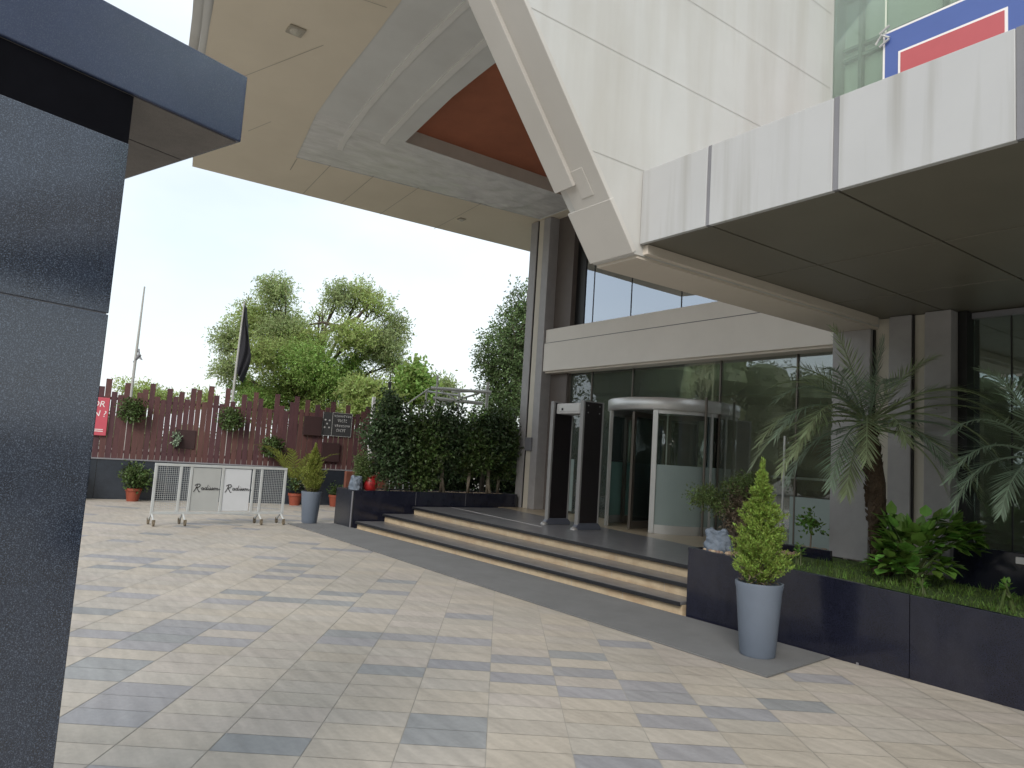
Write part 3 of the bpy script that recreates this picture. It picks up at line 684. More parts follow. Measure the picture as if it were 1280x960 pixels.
# rocks
def rock(c, sx_, sy_, h_, label, seed):
    rr = random.Random(seed); b = MB(); n_ = 16; prof = [(0.97,0),(1.0,0.25),(0.93,0.6),(0.80,0.92),(0.6,1.0),(0.001,0.96)]
    vs_ = []; ph = [rr.uniform(0,6) for _ in range(6)]
    for r, z in prof:
        for k in range(n_):
            t = 2*PI*k/n_; q = r*(1+0.13*math.sin(2*t+ph[0])+0.09*math.sin(3*t+ph[1]+z*2)+0.06*math.sin(7*t+ph[2]-z*4))
            vs_.append((c[0]+q*sx_*math.cos(t), c[1]+q*sy_*math.sin(t), c[2]+h_*z*(1+0.10*math.sin(2*t+ph[3]))))
    fs_ = [(i*n_+k,i*n_+(k+1)%n_,(i+1)*n_+(k+1)%n_,(i+1)*n_+k) for i in range(len(prof)-1) for k in range(n_)]
    b.add(vs_, fs_); o = b.build('rock', M['rock'], smooth=True)
    s_ = o.modifiers.new('sub','SUBSURF'); s_.levels = 2; s_.render_levels = 2
    tx = bpy.data.textures.new('rock_clouds','CLOUDS'); tx.noise_scale = 0.07
    d = o.modifiers.new('disp','DISPLACE'); d.texture = tx; d.strength = 0.085; d.mid_level = 0.5; d.texture_coords = 'LOCAL'
    return tag(o, label, 'rock')
rock((-5.08,6.48,0.70), 0.145,0.12,0.235, 'blue grey rock on the right planter beside the top of the steps', 4)
rock((-13.83,6.12,0.72), 0.17,0.14,0.27, 'blue grey boulder on the corner of the hedge planter, beside the red urn', 9)
ur = MB().lathe((-13.87,6.46,0.69), [(0.001,0),(0.10,0),(0.135,0.08),(0.14,0.18),(0.10,0.28),(0.07,0.33),(0.001,0.33)], 20).build('red_urn', M['red'], smooth=True)
tag(ur, 'bright red rounded urn on the pebbles of the hedge planter', 'urn')

# ------------------------------------------------------------------ foliage tools
def rdir(r, up=0.0):
    while True:
        v = Vector((r.uniform(-1,1), r.uniform(-1,1), r.uniform(-1,1)))
        if 0.05 < v.length < 1: break
    v.normalize(); v.z += up; return v.normalized()
def cloud(b, blobs, n_, L, W, r, shell=0.55, up=0.15, droop=0.0):
    """leaves spread through ellipsoid blobs (x,y,z,rh,rz); ragged outline, gaps between twigs"""
    wts = [q[3]**2*q[4] for q in blobs]
    for c in r.choices(blobs, wts, k=n_//6):
        d = rdir(r); k = (shell+(1-shell)*r.random())*r.uniform(0.85,1.16)
        p = Vector((c[0]+d.x*c[3]*k, c[1]+d.y*c[3]*k, c[2]+d.z*c[4]*k))
        tw = (d+rdir(r)*0.9); tw.z += up-droop; tw.normalize()
        Lt = L*r.uniform(1.5,3.0)
        for q in range(6):
            s_ = p+tw*Lt*(q/5-0.3)+rdir(r)*L*0.35
            dd = (tw*0.6+rdir(r)).normalized()
            b.leaf(s_, dd, rdir(r,0.7), L*r.uniform(0.6,1.25), W*r.uniform(0.7,1.2))
def twigs(b, base, blobs, r, rad, sub=5):
    base = Vector(base)
    for c in blobs:
        c_ = Vector(c[:3]); mid = base.lerp(c_,0.5)+Vector((r.uniform(-.15,.15),r.uniform(-.15,.15),r.uniform(0,.2)))*(c_-base).length*0.4
        b.tube([base, base.lerp(mid,.5)+Vector((0,0,.03)), mid, c_], [rad,rad*.75,rad*.5,rad*.2], 6)
        for _ in range(sub):
            d = rdir(r,0.1); e = Vector((c_.x+d.x*c[3]*.9, c_.y+d.y*c[3]*.9, c_.z+d.z*c[4]*.9)); s_ = mid.lerp(c_, r.uniform(.2,1))
            b.tube([s_, s_.lerp(e,.5)+rdir(r)*c[3]*.12, e], [rad*.28,rad*.18,rad*.06], 5)
def tree(name, base, fork, blobs, n_, L, W, mats, label, seed, group=None, rad=0.2, shell=0.35, droop=0.0, sub=6):
    r = random.Random(seed); t = thing(name, base, label, 'tree', group)
    b = MB(); f_ = Vector(fork); bs = Vector(base)
    b.tube([bs, bs.lerp(f_,.5)+Vector((.1,.06,0)), f_], [rad*1.3,rad,rad*.85], 10)
    twigs(b, f_, blobs, r, rad*.6, sub)
    b.build('trunk', M['bark'], t, smooth=True)
    k = len(mats)
    for i, mm in enumerate(mats):
        c = MB(); sub_b = blobs[i::k] if k > 1 else blobs
        cloud(c, sub_b, n_*len(sub_b)//len(blobs), L, W, r, shell, 0.1, droop)
        c.build('crown', M[mm], t)
    return t
BIG = [(-27.89,8.36,7.35,.81,.75),(-28.9,7.99,6.3,1.06,.81),(-28.97,7.18,5.39,.81,.68),(-28.59,7.05,4.19,.68,.56),(-26.76,7.81,4.68,1.06,.81),(-28.67,9.21,6.15,.93,.81),(-25.82,9.15,4.49,1.12,.87),(-26.45,10.39,7.29,.75,.68),(-26.42,11.25,7.57,.75,.62),(-25.64,11.56,7.07,.75,.5),(-25.3,10.54,5.69,1.06,.68),(-25.62,11.85,5.54,1.06,.81),(-25.68,12.5,6.34,.56,.75),(-25.82,10.13,3.86,1.12,.68),(-27.78,9.14,3.68,1.24,.68),(-28.69,7.89,3.58,.81,.5),(-26.79,11.34,4.03,.81,.56),(-27.89,10.19,6.71,.44,.37),(-25.38,12.31,4.86,.5,.56),(-27.6,8.3,2.9,1.2,.7),(-26.3,10.2,2.8,1.3,.7),(-27.2,9.2,5.2,1.0,.8),(-26.9,9.6,5.4,.7,.6),(-26.1,10.9,4.7,.7,.5),(-27.7,8.7,5.7,1.0,.8),(-25.9,11.6,4.0,.8,.5)]
big = thing('feathery_tree', (-27.4,9.8,0), 'tall feathery light green tree behind the wooden fence, beside the black flag', 'tree')
r0 = random.Random(3); b = MB(); fk = Vector((-27.3,9.7,3.0))
b.tube([(-27.4,9.8,0),(-27.3,9.75,1.6),fk],[0.34,0.28,0.26],12)
twigs(b, fk, BIG, r0, 0.11, 7)
# the bare bent limb that shows against the sky at the upper right of the crown
b.tube([(-26.9,10.0,5.2),(-26.9,10.1,5.9),(-26.5,10.5,6.15),(-26.0,11.0,6.55),(-25.8,11.3,7.1)],[0.09,0.09,0.085,0.07,0.04],8)
b.tube([(-26.5,10.5,6.15),(-26.9,10.0,6.3),(-27.3,9.6,6.2)],[0.08,0.06,0.03],8)
b.build('trunk', M['bark'], big, smooth=True)
for idx, mm, nn in (((0,2,3,12,18,11,7,24),'treegrey',30000),((1,4,5,8,9,10,14,17,20,21,22,25),'treelight',42000),((6,13,15,16,19,23),'treemid',28000)):
    c = MB(); cloud(c, [BIG[i] for i in idx], nn, 0.135, 0.05, r0, 0.2, 0.0, 0.15); c.build('crown', M[mm], big)
RT = [(-23.87,17.34,8.09,.73,.87),(-24.02,17.33,6.92,1.13,1.0),(-24.14,16.49,5.8,1.07,1.13),(-24.66,18.3,6.09,1.33,1.53),(-24.86,16.42,5.35,.6,.73),(-24.31,17.32,4.59,1.33,1.2),(-24.8,19.68,7.01,1.66,2.0),(-24.4,16.9,3.6,1.2,.9)]
tree('dark_tree', (-24.4,17.6,0), (-24.4,17.5,3), RT, 46000, 0.14, 0.06, ['treedark'], 'dense dark green tree rising behind the left column of the hotel porch', 5, rad=0.25, shell=0.4, droop=0.3)
tree('young_tree', (-23.1,12.1,0), (-23.1,12.1,3.0), [(-23.08,12.17,4.31,.45,.36),(-23.27,11.99,3.81,.48,.46),(-22.97,12.43,3.69,.42,.52)], 3600, 0.2, 0.12, ['treemid'], 'small bright green tree behind the hedge, left of the metal roof frame', 6, rad=0.08, sub=3)
tree('young_tree', (-23.4,13.5,0), (-23.4,13.5,3.0), [(-23.4,13.48,4.12,.42,.36),(-23.3,13.7,3.69,.48,.42),(-23.57,13.34,3.6,.42,.3)], 2200, 0.17, 0.06, ['treegrey'], 'small thin grey green tree directly behind the metal roof frame', 7, rad=0.07, sub=3)
tree('low_tree', (-32.8,5.6,0), (-32.8,5.6,2.4), [(-33.75,4.26,3.45,.33,.33),(-33.27,4.97,3.2,.67,.4),(-31.82,7.01,3.16,.53,.3),(-32.8,5.68,2.9,.9,.4)], 5000, 0.17, 0.06, ['treelight'], 'low yellowish green tree just showing over the left end of the wooden fence', 8, rad=0.1, sub=3)
tree('low_tree', (-23.2,10.4,0), (-23.2,10.4,2.4), [(-23.35,10.2,3.48,.72,.5),(-22.9,10.84,3.39,.55,.44),(-23.1,10.5,2.9,.9,.5)], 5200, 0.17, 0.08, ['treelight'], 'low leafy tree showing over the hedge beside the thin antenna pole', 9, rad=0.1, sub=3)

# far woods, only read as a mass: beyond the fence and across the forecourt behind the viewer (seen in the glass)
wd = MB(); wr = random.Random(77); bl = []
for k in range(34):
    t = -0.25+1.45*k/33
    a = R(100)+t*R(85)
    bl.append((62*math.cos(a), 62*math.sin(a), wr.uniform(0.8,1.6), wr.uniform(2.2,3.2), wr.uniform(1.2,1.7)))
for k in range(26):
    a = R(-160)+k/25*R(150)
    d = wr.uniform(34,42)
    for zz in (2.2,5.2,8.0):
        bl.append((d*math.cos(a)-6, d*math.sin(a), zz+wr.uniform(-.8,.8), wr.uniform(2.4,3.4), wr.uniform(1.8,2.6)))
cloud(wd, bl, 110000, 0.24, 0.16, wr, 0.6)
for q in bl:
    wd.lathe((q[0],q[1],q[2]), [(0.001,-q[4]*.9)]+[(q[3]*.72*math.sin(t)*(1+.1*math.sin(t*9+q[0])), -q[4]*.9*math.cos(t)) for t in (.4,.8,1.2,1.6,2.0,2.4,2.8)]+[(0.001,q[4]*.9)], 12)
tag(wd.build('distant_woods', M['woods']), 'dark green mass of distant trees around the forecourt', 'woods', kind='stuff')

# hedge shrubs in the left planter
HS = [((-13.82,6.80), 2.62,'hedge', 'dark green shrub at the left end of the hedge row, with a bushy top'),
      ((-13.82,7.52), 2.28,'hedge2', 'hedge shrub second from the left, dense down to the pebbles'),
      ((-13.80,8.10), 2.46,'hedge', 'dark hedge shrub in the middle of the row on a bare pale stem'),
      ((-13.80,8.80), 2.16,'hedge2','bright green hedge shrub fourth from the left'),
      ((-13.80,9.32), 2.36,'hedge', 'dark hedge shrub on a forked pale stem, nearest the hotel column'),
      ((-13.95,9.72), 2.62,'hedge2', 'brighter hedge shrub at the far right end, touching the hotel column')]
for k, ((x,y), top_, mm, lab) in enumerate(HS):
    r = random.Random(40+k); t = thing('hedge_shrub', (x,y,0.7), lab, 'shrub', 'dark shrubs of the hedge planter')
    low = (1.0,.95,1.45,1.3,1.5,1.2)[k]
    blobs = [(x,y,top_-0.42,.44,.45),(x-.1,y-.15,(top_+low)/2,.44,.48),(x+.14*(k%2),y+.18,(top_+low)/2-.1,.40,.40),(x,y,low+.15,.44,.36),(x-.05,y+r.uniform(-.2,.2),top_-.15,.25,.25)]
    s_ = MB()
    s_.tube([(x,y,.68),(x+.02,y-.01,1.0),(x+.0,y+.03,low+.1),(x,y,low+.6)],[.045,.04,.035,.02],8)
    if k in (2,4): s_.tube([(x+.06,y+.05,.68),(x+.03,y,1.0),(x+.05,y-.09,low+.2)],[.035,.03,.02],8)
    twigs(s_, (x,y,low+.1), blobs, r, .02, 3); s_.build('stem', M['barkpale'], t, smooth=True)
    blobs += [(x+r.uniform(-.2,.2),y+r.uniform(-.35,.35),top_+r.uniform(-.1,.28),.10,.18) for _ in range(6)]
    c = MB(); cloud(c, blobs, 6600, .09, .055, r, .25); c.build('foliage', M[mm], t)
for k, (x, y, h_, lab) in enumerate([(-16.2,9.0,2.3,'dark garden shrub behind the hedge planter, left one'),(-16.0,10.4,2.5,'dark garden shrub behind the hedge planter, middle one'),(-15.6,11.8,2.6,'dark garden shrub behind the hedge planter, hidden by the fan palm')]):
    r = random.Random(140+k); t = thing('garden_shrub', (x,y,0), lab, 'shrub', 'dark garden shrubs behind the hedge planter')
    bl_ = [(x,y,h_*.7,.8,h_*.32),(x+.2,y+.5,h_*.45,.7,h_*.4),(x-.1,y-.5,h_*.4,.7,h_*.4)]
    s_ = MB(); twigs(s_, (x,y,0), bl_, r, .04, 4); s_.build('stem', M['bark'], t)
    c = MB(); cloud(c, bl_, 7000, .12, .07, r, .2); c.build('foliage', M['hedge'], t)
# rounded light bush on the left end of the planter
r = random.Random(90); x, y = -13.95, 6.32
t = thing('clipped_bush', (x,y,.7), 'light green clipped bush behind the boulder on the hedge planter', 'bush')
s_ = MB(); s_.tube([(x,y,.68),(x,y,1.2)],[.03,.015],8); s_.build('stem', M['bark'], t)
c = MB(); cloud(c, [(x,y,1.12,.20,.28),(x,y-.04,1.3,.17,.17),(x,y,.95,.16,.2)], 3800, .045, .022, r, .3); c.build('foliage', M['bush'], t)

# potted conifers
def pot(c, parent):
    o = MB().lathe((c[0],c[1],0.016 if parent.name.startswith('potted') else 0), [(0.001,0),(0.142,0),(0.15,0.012),(0.195,0.56),(0.205,0.60),(0.205,0.625),(0.188,0.625),(0.182,0.58),(0.001,0.575)], 40).build('pot', M['potgrey'], parent, smooth=True)
    e = o.modifiers.new('edge','EDGE_SPLIT'); e.split_angle = R(50)
    MB().lathe((c[0],c[1],0.60), [(0.184,0),(0.12,0.012),(0.001,0.02)], 24).build('soil', M['soil'], o)
def conifer(c, top_, label, mm, seed, wmax=0.245):
    r = random.Random(seed); t = thing('potted_conifer', (c[0],c[1],0), label, 'potted plant', 'potted conifers on the grey mat')
    pot(c, t)
    s_ = MB(); z0 = 0.6
    s_.tube([(c[0],c[1],.58),(c[0]+.01,c[1],1.0),(c[0],c[1],top_-.1)],[.022,.015,.006],8)
    f_ = MB(); brown = MB(); H_ = top_-z0
    for k in range(430):
        v = r.random()**1.15
        a = r.uniform(0,2*PI)
        prof = (0.72+v*1.9 if v < .15 else 1.0-((v-.15)/.85)**1.1*0.93)
        mod = 1+0.20*math.sin(2*a+v*11+seed)+0.16*math.sin(3*a-v*19+seed*2)+0.10*math.sin(v*26)
        reach = wmax*prof*mod*r.uniform(.70,1.14)
        z_ = z0-.02+v*H_*.88
        o_ = Vector((c[0],c[1],z_)); out_ = Vector((math.cos(a),math.sin(a),0))
        tip = o_+out_*reach+Vector((0,0,.05+reach*.55))
        ax_ = (tip-o_).normalized()
        for q in range(44):
            w2 = .30+.75*r.random()
            p = o_.lerp(tip, w2)+rdir(r)*(.030*(1.25-w2))
            dd = (ax_*.7+rdir(r)*.75+Vector((0,0,.35))).normalized()
            f_.leaf(p, dd, rdir(r), r.uniform(.020,.040), r.uniform(.008,.014), .2)
    for q in range(260):
        p = Vector((c[0],c[1],top_-.16*r.random()-.01))+rdir(r)*.02
        f_.leaf(p, (rdir(r)*.5+Vector((0,0,1))), rdir(r), r.uniform(.02,.04), .010, .2)
    f_.build('foliage', M[mm], t)
    s_.build('stem', M['bark'], t)
    for _ in range(260):
        a = r.uniform(0,2*PI); rr_ = wmax*r.uniform(.1,.7); v = r.uniform(0,.14)
        brown.leaf((c[0]+rr_*math.cos(a),c[1]+rr_*math.sin(a),z0+.02+v*H_), rdir(r,.3), rdir(r), .05, .012)
    brown.build('dry_twigs', M['brownleaf'], t)['kind'] = 'stuff'
    return t
conifer((-3.95,5.62), 1.70, 'big bright green conifer in a tall grey pot standing in front of the right planter', 'conifer', 51)
conifer((-14.22,5.36), 1.60, 'smaller yellowish conifer in a tall grey pot at the far left end of the mat', 'conifer2', 52, .235)

# thin bush on the right planter
r = random.Random(61); x, y = -4.98, 6.72
t = thing('wispy_bush', (x,y,.7), 'wispy green and brown bush behind the blue grey rock on the right planter', 'bush')
blobs_g = [(-5.38,6.62,1.28,.22,.13),(-5.18,6.68,1.20,.20,.14),(-4.95,6.8,1.44,.22,.16),(-5.1,6.75,1.40,.16,.12)]
blobs_b = [(-5.02,6.72,1.15,.20,.19),(-4.98,6.75,.98,.19,.17),(-4.93,6.75,.86,.14,.12),(-4.98,6.74,1.3,.18,.15)]
s_ = MB(); twigs(s_, (x,y,.70), blobs_g+blobs_b, r, .016, 6); s_.build('stem', M['bark'], t, smooth=True)
c = MB(); cloud(c, blobs_g, 5200, .035, .016, r, .15); c.build('foliage', M['bush'], t)
c = MB(); cloud(c, blobs_b, 4400, .035, .014, r, .15); c.build('dry_foliage', M['brownleaf'], t)
# small sapling by the pebbles with its support pole
t = thing('sapling', (-4.88,7.9,.7), 'thin leafy sapling growing from the pebbles beside the lobby glass', 'plant')
s_ = MB().tube([(-4.88,7.9,.69),(-4.87,7.9,1.0),(-4.85,7.88,1.12)],[.012,.01,.005],7); s_.build('stem', M['barkpale'], t)
c = MB(); cloud(c, [(-4.85,7.85,1.05,.2,.12)], 150, .06, .035, r, .2); c.build('foliage', M['broad'], t)
pole = MB().tube([(-5.16,7.75,.69),(-5.15,7.75,2.05)],.014,8).build('support_pole', M['alu']); tag(pole, 'slim metal support pole standing in the pebbles behind the palm', 'pole')

# ------------------------------------------------------------------ palms
def frond(parent, base, d0, L, droop, seed, mm, leafL=0.31, n_=42, lw=.0060):
    r = random.Random(seed); d0 = Vector(d0).normalized(); p = Vector(base); pts = [p.copy()]; ds = []
    d = d0.copy(); N_ = 14
    for k in range(N_):
        d = (d+Vector((0,0,-droop*(0.25+1.3*k/N_)/N_*2))).normalized(); ds.append(d.copy()); p = p+d*L/N_; pts.append(p.copy())
    b = MB(); b.tube(pts, [.011*(1-.85*i/N_)+.0015 for i in range(N_+1)], 5)
    for k in range(n_):
        v = 0.14+0.86*k/(n_-1); i = min(int(v*N_), N_-1); q = pts[i].lerp(pts[i+1], v*N_-i); dd = ds[i]
        sd = dd.cross(Vector((0,0,1)))
        if sd.length < .05: sd = Vector((1,0,0))
        sd.normalize(); nn = sd.cross(dd)
        env = math.sin(min(1,(v-.10)*2.6)*PI/2)*(1-.62*max(0,v-.55)/.45)
        for s in (-1,1):
            ld = (sd*s*(.95-.35*v)+dd*(.45+.75*v)+nn*r.uniform(.05,.38)+rdir(r)*.10).normalized()
            l_ = leafL*env*r.uniform(.85,1.12); w_ = lw
            m_ = q+ld*l_*.5+Vector((0,0,-.02*l_/.2)); e = q+ld*l_+Vector((0,0,-.22*l_*r.uniform(.5,1.3)))
            wv = ld.cross(nn).normalized()*w_
            b.add([q-wv*.6,q+wv*.6,m_+wv,m_-wv,e],[(0,1,2,3),(3,2,4)])
    return b.build('frond', M[mm], parent)
PB = Vector((-3.73,7.30,.66)); PC = Vector((-3.92,7.34,2.14))
palm = thing('palm_tree', PB, 'slender palm with arching feathery fronds in the right planter, in front of the grey pier', 'palm')
tb = MB(); pth = [PB, PB.lerp(PC,.3)+Vector((.0,0,0)), PB.lerp(PC,.6)+Vector((.03,0,0)), PB.lerp(PC,.85), PC]
tb.tube(pth, [.085,.08,.088,.095,.07], 14)
r = random.Random(70)
for k in range(330):     # old leaf bases
    v = r.random(); c_ = PB.lerp(PC, v); a = r.uniform(0,2*PI); o_ = Vector((math.cos(a),math.sin(a),0))
    tb.leaf(c_+o_*.075, (o_*.45+Vector((0,0,.9))), o_.cross(Vector((0,0,1))), r.uniform(.04,.085), .03, .4)
tb.build('trunk', M['palmbark'], palm)
rx = Vector((0.584,0.809,0)); fw = Vector((-.81,.577,0))
FR = [(-1.0,.75,-.35,1.1,.8),(-1.0,.35,-.25,1.25,.9),(-.95,.10,-.4,1.2,.9),(-1.0,-.05,-.15,1.0,1.0),(-.85,.95,-.15,1.05,.7),(-.40,1.5,-.1,1.0,.5),(.15,1.7,-.15,.8,.35),
      (.85,.85,-.1,1.15,.75),(1.0,.60,-.2,1.35,.75),(1.0,.25,-.3,1.25,.85),(1.0,0.0,-.1,1.2,.95),(.95,.1,-.6,1.1,1.0),(.4,.3,-1.0,.9,1.0),(-.1,.45,-1.0,.9,.95),(-.5,.2,-1.0,1.0,1.0),
      (-.8,-.15,-.7,1.0,1.1),(-.9,.5,-.7,1.15,.9),(.7,.8,-.7,1.05,.75),(-.25,.9,-.9,.95,.7),(.7,-.2,-.5,.9,1.0),(-.5,-.3,-.5,.8,1.1),(1.0,.45,.1,1.1,.85),(-1.0,.15,.0,1.25,.95),(-.75,.7,.0,1.0,.75),(-1.0,.55,-.5,1.3,.95),
      (1.0,.8,-.35,1.2,.9),(.9,.35,-.55,1.15,.95),(.95,-.1,-.35,1.05,1.0),(-.9,.3,-.55,1.2,1.0),(.3,1.1,-.5,.9,.6),(-.6,1.0,-.5,1.05,.75)]
for k, (a, u, f_, L_, dr) in enumerate(FR):
    frond(palm, PC+Vector((0,0,r.uniform(-.05,.08))), rx*a+Vector((0,0,u))+fw*f_, L_*1.12, dr, 100+k, 'palm' if k % 3 else 'palmblue')
P2 = Vector((-2.42,7.45,.6)); C2 = Vector((-2.38,7.42,1.85))
palm2 = thing('palm_tree', P2, 'second palm at the right edge, its fronds hanging before the side glass', 'palm')
tb = MB(); tb.tube([P2,P2.lerp(C2,.5),C2],[.10,.085,.08],12)
for k in range(220):
    v = r.random(); c_ = P2.lerp(C2, v); a = r.uniform(0,2*PI); o_ = Vector((math.cos(a),math.sin(a),0))
    tb.leaf(c_+o_*.08, (o_*.45+Vector((0,0,.9))), o_.cross(Vector((0,0,1))), r.uniform(.05,.09), .03, .4)
tb.build('trunk', M['palmbark'], palm2)
for k, (a, u, f_, L_, dr) in enumerate([(-1,.45,-.25,1.15,.95),(-1,.2,-.1,1.05,1.1),(-.9,.75,-.3,1.2,.8),(-.6,1.2,-.2,1.1,.7),(-.95,.05,-.5,.9,1.1),(0,1.6,-.1,1.0,.5),(.6,1.0,-.2,1.1,.7),(1,.5,-.2,1.1,.8),(1,.1,-.3,1.0,1.0),(.4,.5,-.9,1.0,1.0),(-.3,.6,-.9,.9,.9)]):
    frond(palm2, C2, rx*a+Vector((0,0,u))+fw*f_, L_, dr, 200+k, 'palmblue', .25)
# broad leaved plant at the palm's foot
def leafy(base, blobs, n_, L_, W_, mm, name, label, cat, seed, stems=8, group=None):
    r = random.Random(seed); t = thing(name, base, label, cat, group); s_ = MB(); b = MB(); bs = Vector(base)
    for k in range(n_):
        c = r.choice(blobs); d = rdir(r); q = Vector((c[0]+d.x*c[3]*r.uniform(.5,1), c[1]+d.y*c[3]*r.uniform(.5,1), c[2]+d.z*c[4]*r.uniform(.5,1)))
        o_ = (q-bs); o_.z *= .25; o_ = (o_.normalized()+rdir(r)*.7); o_.z -= .1
        l_ = L_*r.uniform(.6,1.2); w_ = W_*r.uniform(.7,1.15); dd = o_.normalized(); sd = dd.cross(Vector((0,0,1))).normalized(); nn = sd.cross(dd)
        pt = [q, q+dd*l_*.22+sd*w_*.42+nn*w_*.10, q+dd*l_*.55+sd*w_*.45+nn*w_*.12, q+dd*l_, q+dd*l_*.55-sd*w_*.45+nn*w_*.12, q+dd*l_*.22-sd*w_*.42+nn*w_*.10, q+dd*l_*.3, q+dd*l_*.62]
        b.add(pt, [(0,1,6),(1,2,7,6),(2,3,7),(0,6,5),(6,7,4,5),(7,3,4)])
        if k < stems: s_.tube([bs+Vector((r.uniform(-.05,.05),r.uniform(-.05,.05),0)), bs.lerp(q,.5)+Vector((0,0,.08)), q],[.010,.008,.004],6)
    b.build('leaves', M[mm], t); s_.build('stems', M['bush'], t)
    return t
leafy((-3.32,7.05,.66), [(-3.45,6.95,.86,.20,.13),(-3.30,7.05,1.05,.25,.15),(-3.12,7.15,1.18,.20,.16),(-3.25,7.1,.85,.24,.13),(-3.52,7.12,1.1,.12,.2),(-2.98,7.25,1.12,.14,.14)], 380, .15, .135, 'broad', 'leafy_shrub', 'lush broad leaved green shrub at the foot of the palm', 'shrub', 301, 24)
for k, (x, y, h_, lab) in enumerate([(-3.02,6.55,.16,'tiny upright weed in the grass below the broad leaved shrub'),(-2.45,6.75,.22,'small leafy seedling in the grass near the white marker'),(-4.35,6.85,.2,'small seedling in the grass between the conifer and the palm')]):
    leafy((x,y,slope(x)-.04), [(x,y,slope(x)+h_*.5,.05,h_*.5)], 34, .05, .03, 'broad', 'seedling', lab, 'plant', 320+k, 6)
wm = MB().box(-2.70,-2.45,7.64,7.67,.925,.985).build('white_marker', M['letter'], bevel=.004); tag(wm, 'small blank white marker plate on the ledge at the right edge', 'marker')

# ------------------------------------------------------------------ walk-through detector
gt = thing('metal_detector_gate', (-9.65,8.35,.45), 'black walk-through metal detector gate with silver edges on the landing', 'security gate')
for x in (-10.06,-9.26):
    p_ = MB().box(x,x+.07,8.10,8.50,.56,2.60).build('side_panel', M['gateblack'], gt, bevel=.01)
    MB().box(x-.008,x+.078,8.055,8.099,.52,2.62).build('edge_trim', M['gatetrim'], p_, bevel=.008)
    MB().box(x-.008,x+.078,8.501,8.53,.52,2.62).build('edge_trim', M['gatetrim'], p_, bevel=.008)
    MB().box(x-.004,x+.074,8.10,8.50,2.601,2.618).build('top_trim', M['gatetrim'], p_)
    for yy in (8.17,8.43):
        for zz in (2.42,2.54): MB().tube([(x+.069,yy,zz),(x+.075,yy,zz)],.012,10).build('bolt', M['gatetrim'], p_)
    ft = MB()
    prof = [(8.02,.451),(8.58,.451),(8.58,.50),(8.52,.56),(8.08,.56),(8.02,.50)]
    ft.xprism(prof, x-.015, x+.085)
    ft.build('foot', M['gatebase'], p_, bevel=.008)
    MB().lathe((x+.035,8.02,.4515), [(.07,0),(.06,.03),(.02,.05),(.001,.05)], 16).build('foot_bracket', M['gatetrim'], p_, smooth=True)
cr = MB().box(-9.985,-9.265,8.12,8.48,2.40,2.585).build('crosspiece', M['silver'], gt, bevel=.02)
MB().box(-9.9,-9.35,8.108,8.119,2.44,2.55).build('display', M['alu'], cr, bevel=.004)
MB().box(-9.82,-9.78,8.10,8.107,2.46,2.5).build('lamp', M['black'], cr)

# ------------------------------------------------------------------ granite wall, slat fence and what hangs on it
F0 = (-19.45,1.99); fe = (.1711,.9853); fn = (.9853,-.1711)       # along the fence, and its outward normal
FP = lambda s, o, z: (F0[0]+fe[0]*s+fn[0]*o, F0[1]+fe[1]*s+fn[1]*o, z)
S0, S1 = -3.2, 7.4
gw = thing('granite_wall', FP(2,0,0), 'low dark blue granite wall carrying the wooden slat fence', 'wall')
for a, b in ((S0,-1.2),(-1.2,.1),(.1,1.6),(1.6,3.1),(3.1,4.6),(4.6,6.0),(6.0,S1)):
    MB().obox(F0, fe, fn, b-a-.008, .22, 0, .92, a, -.22).build('wall_panel', M['wallgranite'], gw, bevel=.004)
MB().obox(F0, fe, fn, S1-S0, .26, .921, .955, S0, -.24).build('coping', M['jointgrey'], gw, bevel=.004)
fc = thing('slat_fence', FP(2,0,.93), 'dark red stained fence of vertical slats with uneven tops, on the granite wall', 'fence')
fr_ = random.Random(17); sl_ = MB(); s = S0; k = 0
pat = [.33,.05,.45,.22,.02,.42,.10,.0,.30,.16,.42,.24,.04,.0,.40,.14,.02,.26,.40,.08,.36,.02,.27,.12,.20,.38,.10,.03,.34,.02,.12,.20,.36,.06,.02,.30,.12,.24,.06,.33]
while s < S1:
    z1 = 2.42+pat[k % len(pat)]*1.0+fr_.uniform(-.02,.02)-0.02*max(0,s-3)
    w_ = .121+fr_.uniform(-.005,.007)*(1 if s < 3.2 else 1.7); lean = fr_.uniform(-.008,.008)
    a = FP(s,-.02,0); dd = .022
    P_ = lambda u, o, z: FP(s+u+lean*(z-.95), o, z)
    vs_ = [P_(0,-.03,.956),P_(w_,-.03,.956),P_(w_,-.03+dd,.956),P_(0,-.03+dd,.956),P_(0,-.03,z1),P_(w_,-.03,z1),P_(w_,-.03+dd,z1),P_(0,-.03+dd,z1)]
    sl_.add(vs_, [(0,3,2,1),(4,5,6,7),(0,1,5,4),(1,2,6,5),(2,3,7,6),(3,0,4,7)])
    s += .132 if s < 4.6 else .136; k += 1
sl_.build('slat_panel', M['slat'], fc)
for z in (1.08,2.33): MB().obox(F0, fe, fn, S1-S0, .04, z, z+.07, S0, -.072).build('fence_rail', M['slat'], fc)
for s_p in (-2.5,-.6,1.3,3.2,5.1,7.0): MB().obox(F0, fe, fn, .06, .06, .956, 2.33, s_p, -.135).build('fence_post', M['slat'], fc)

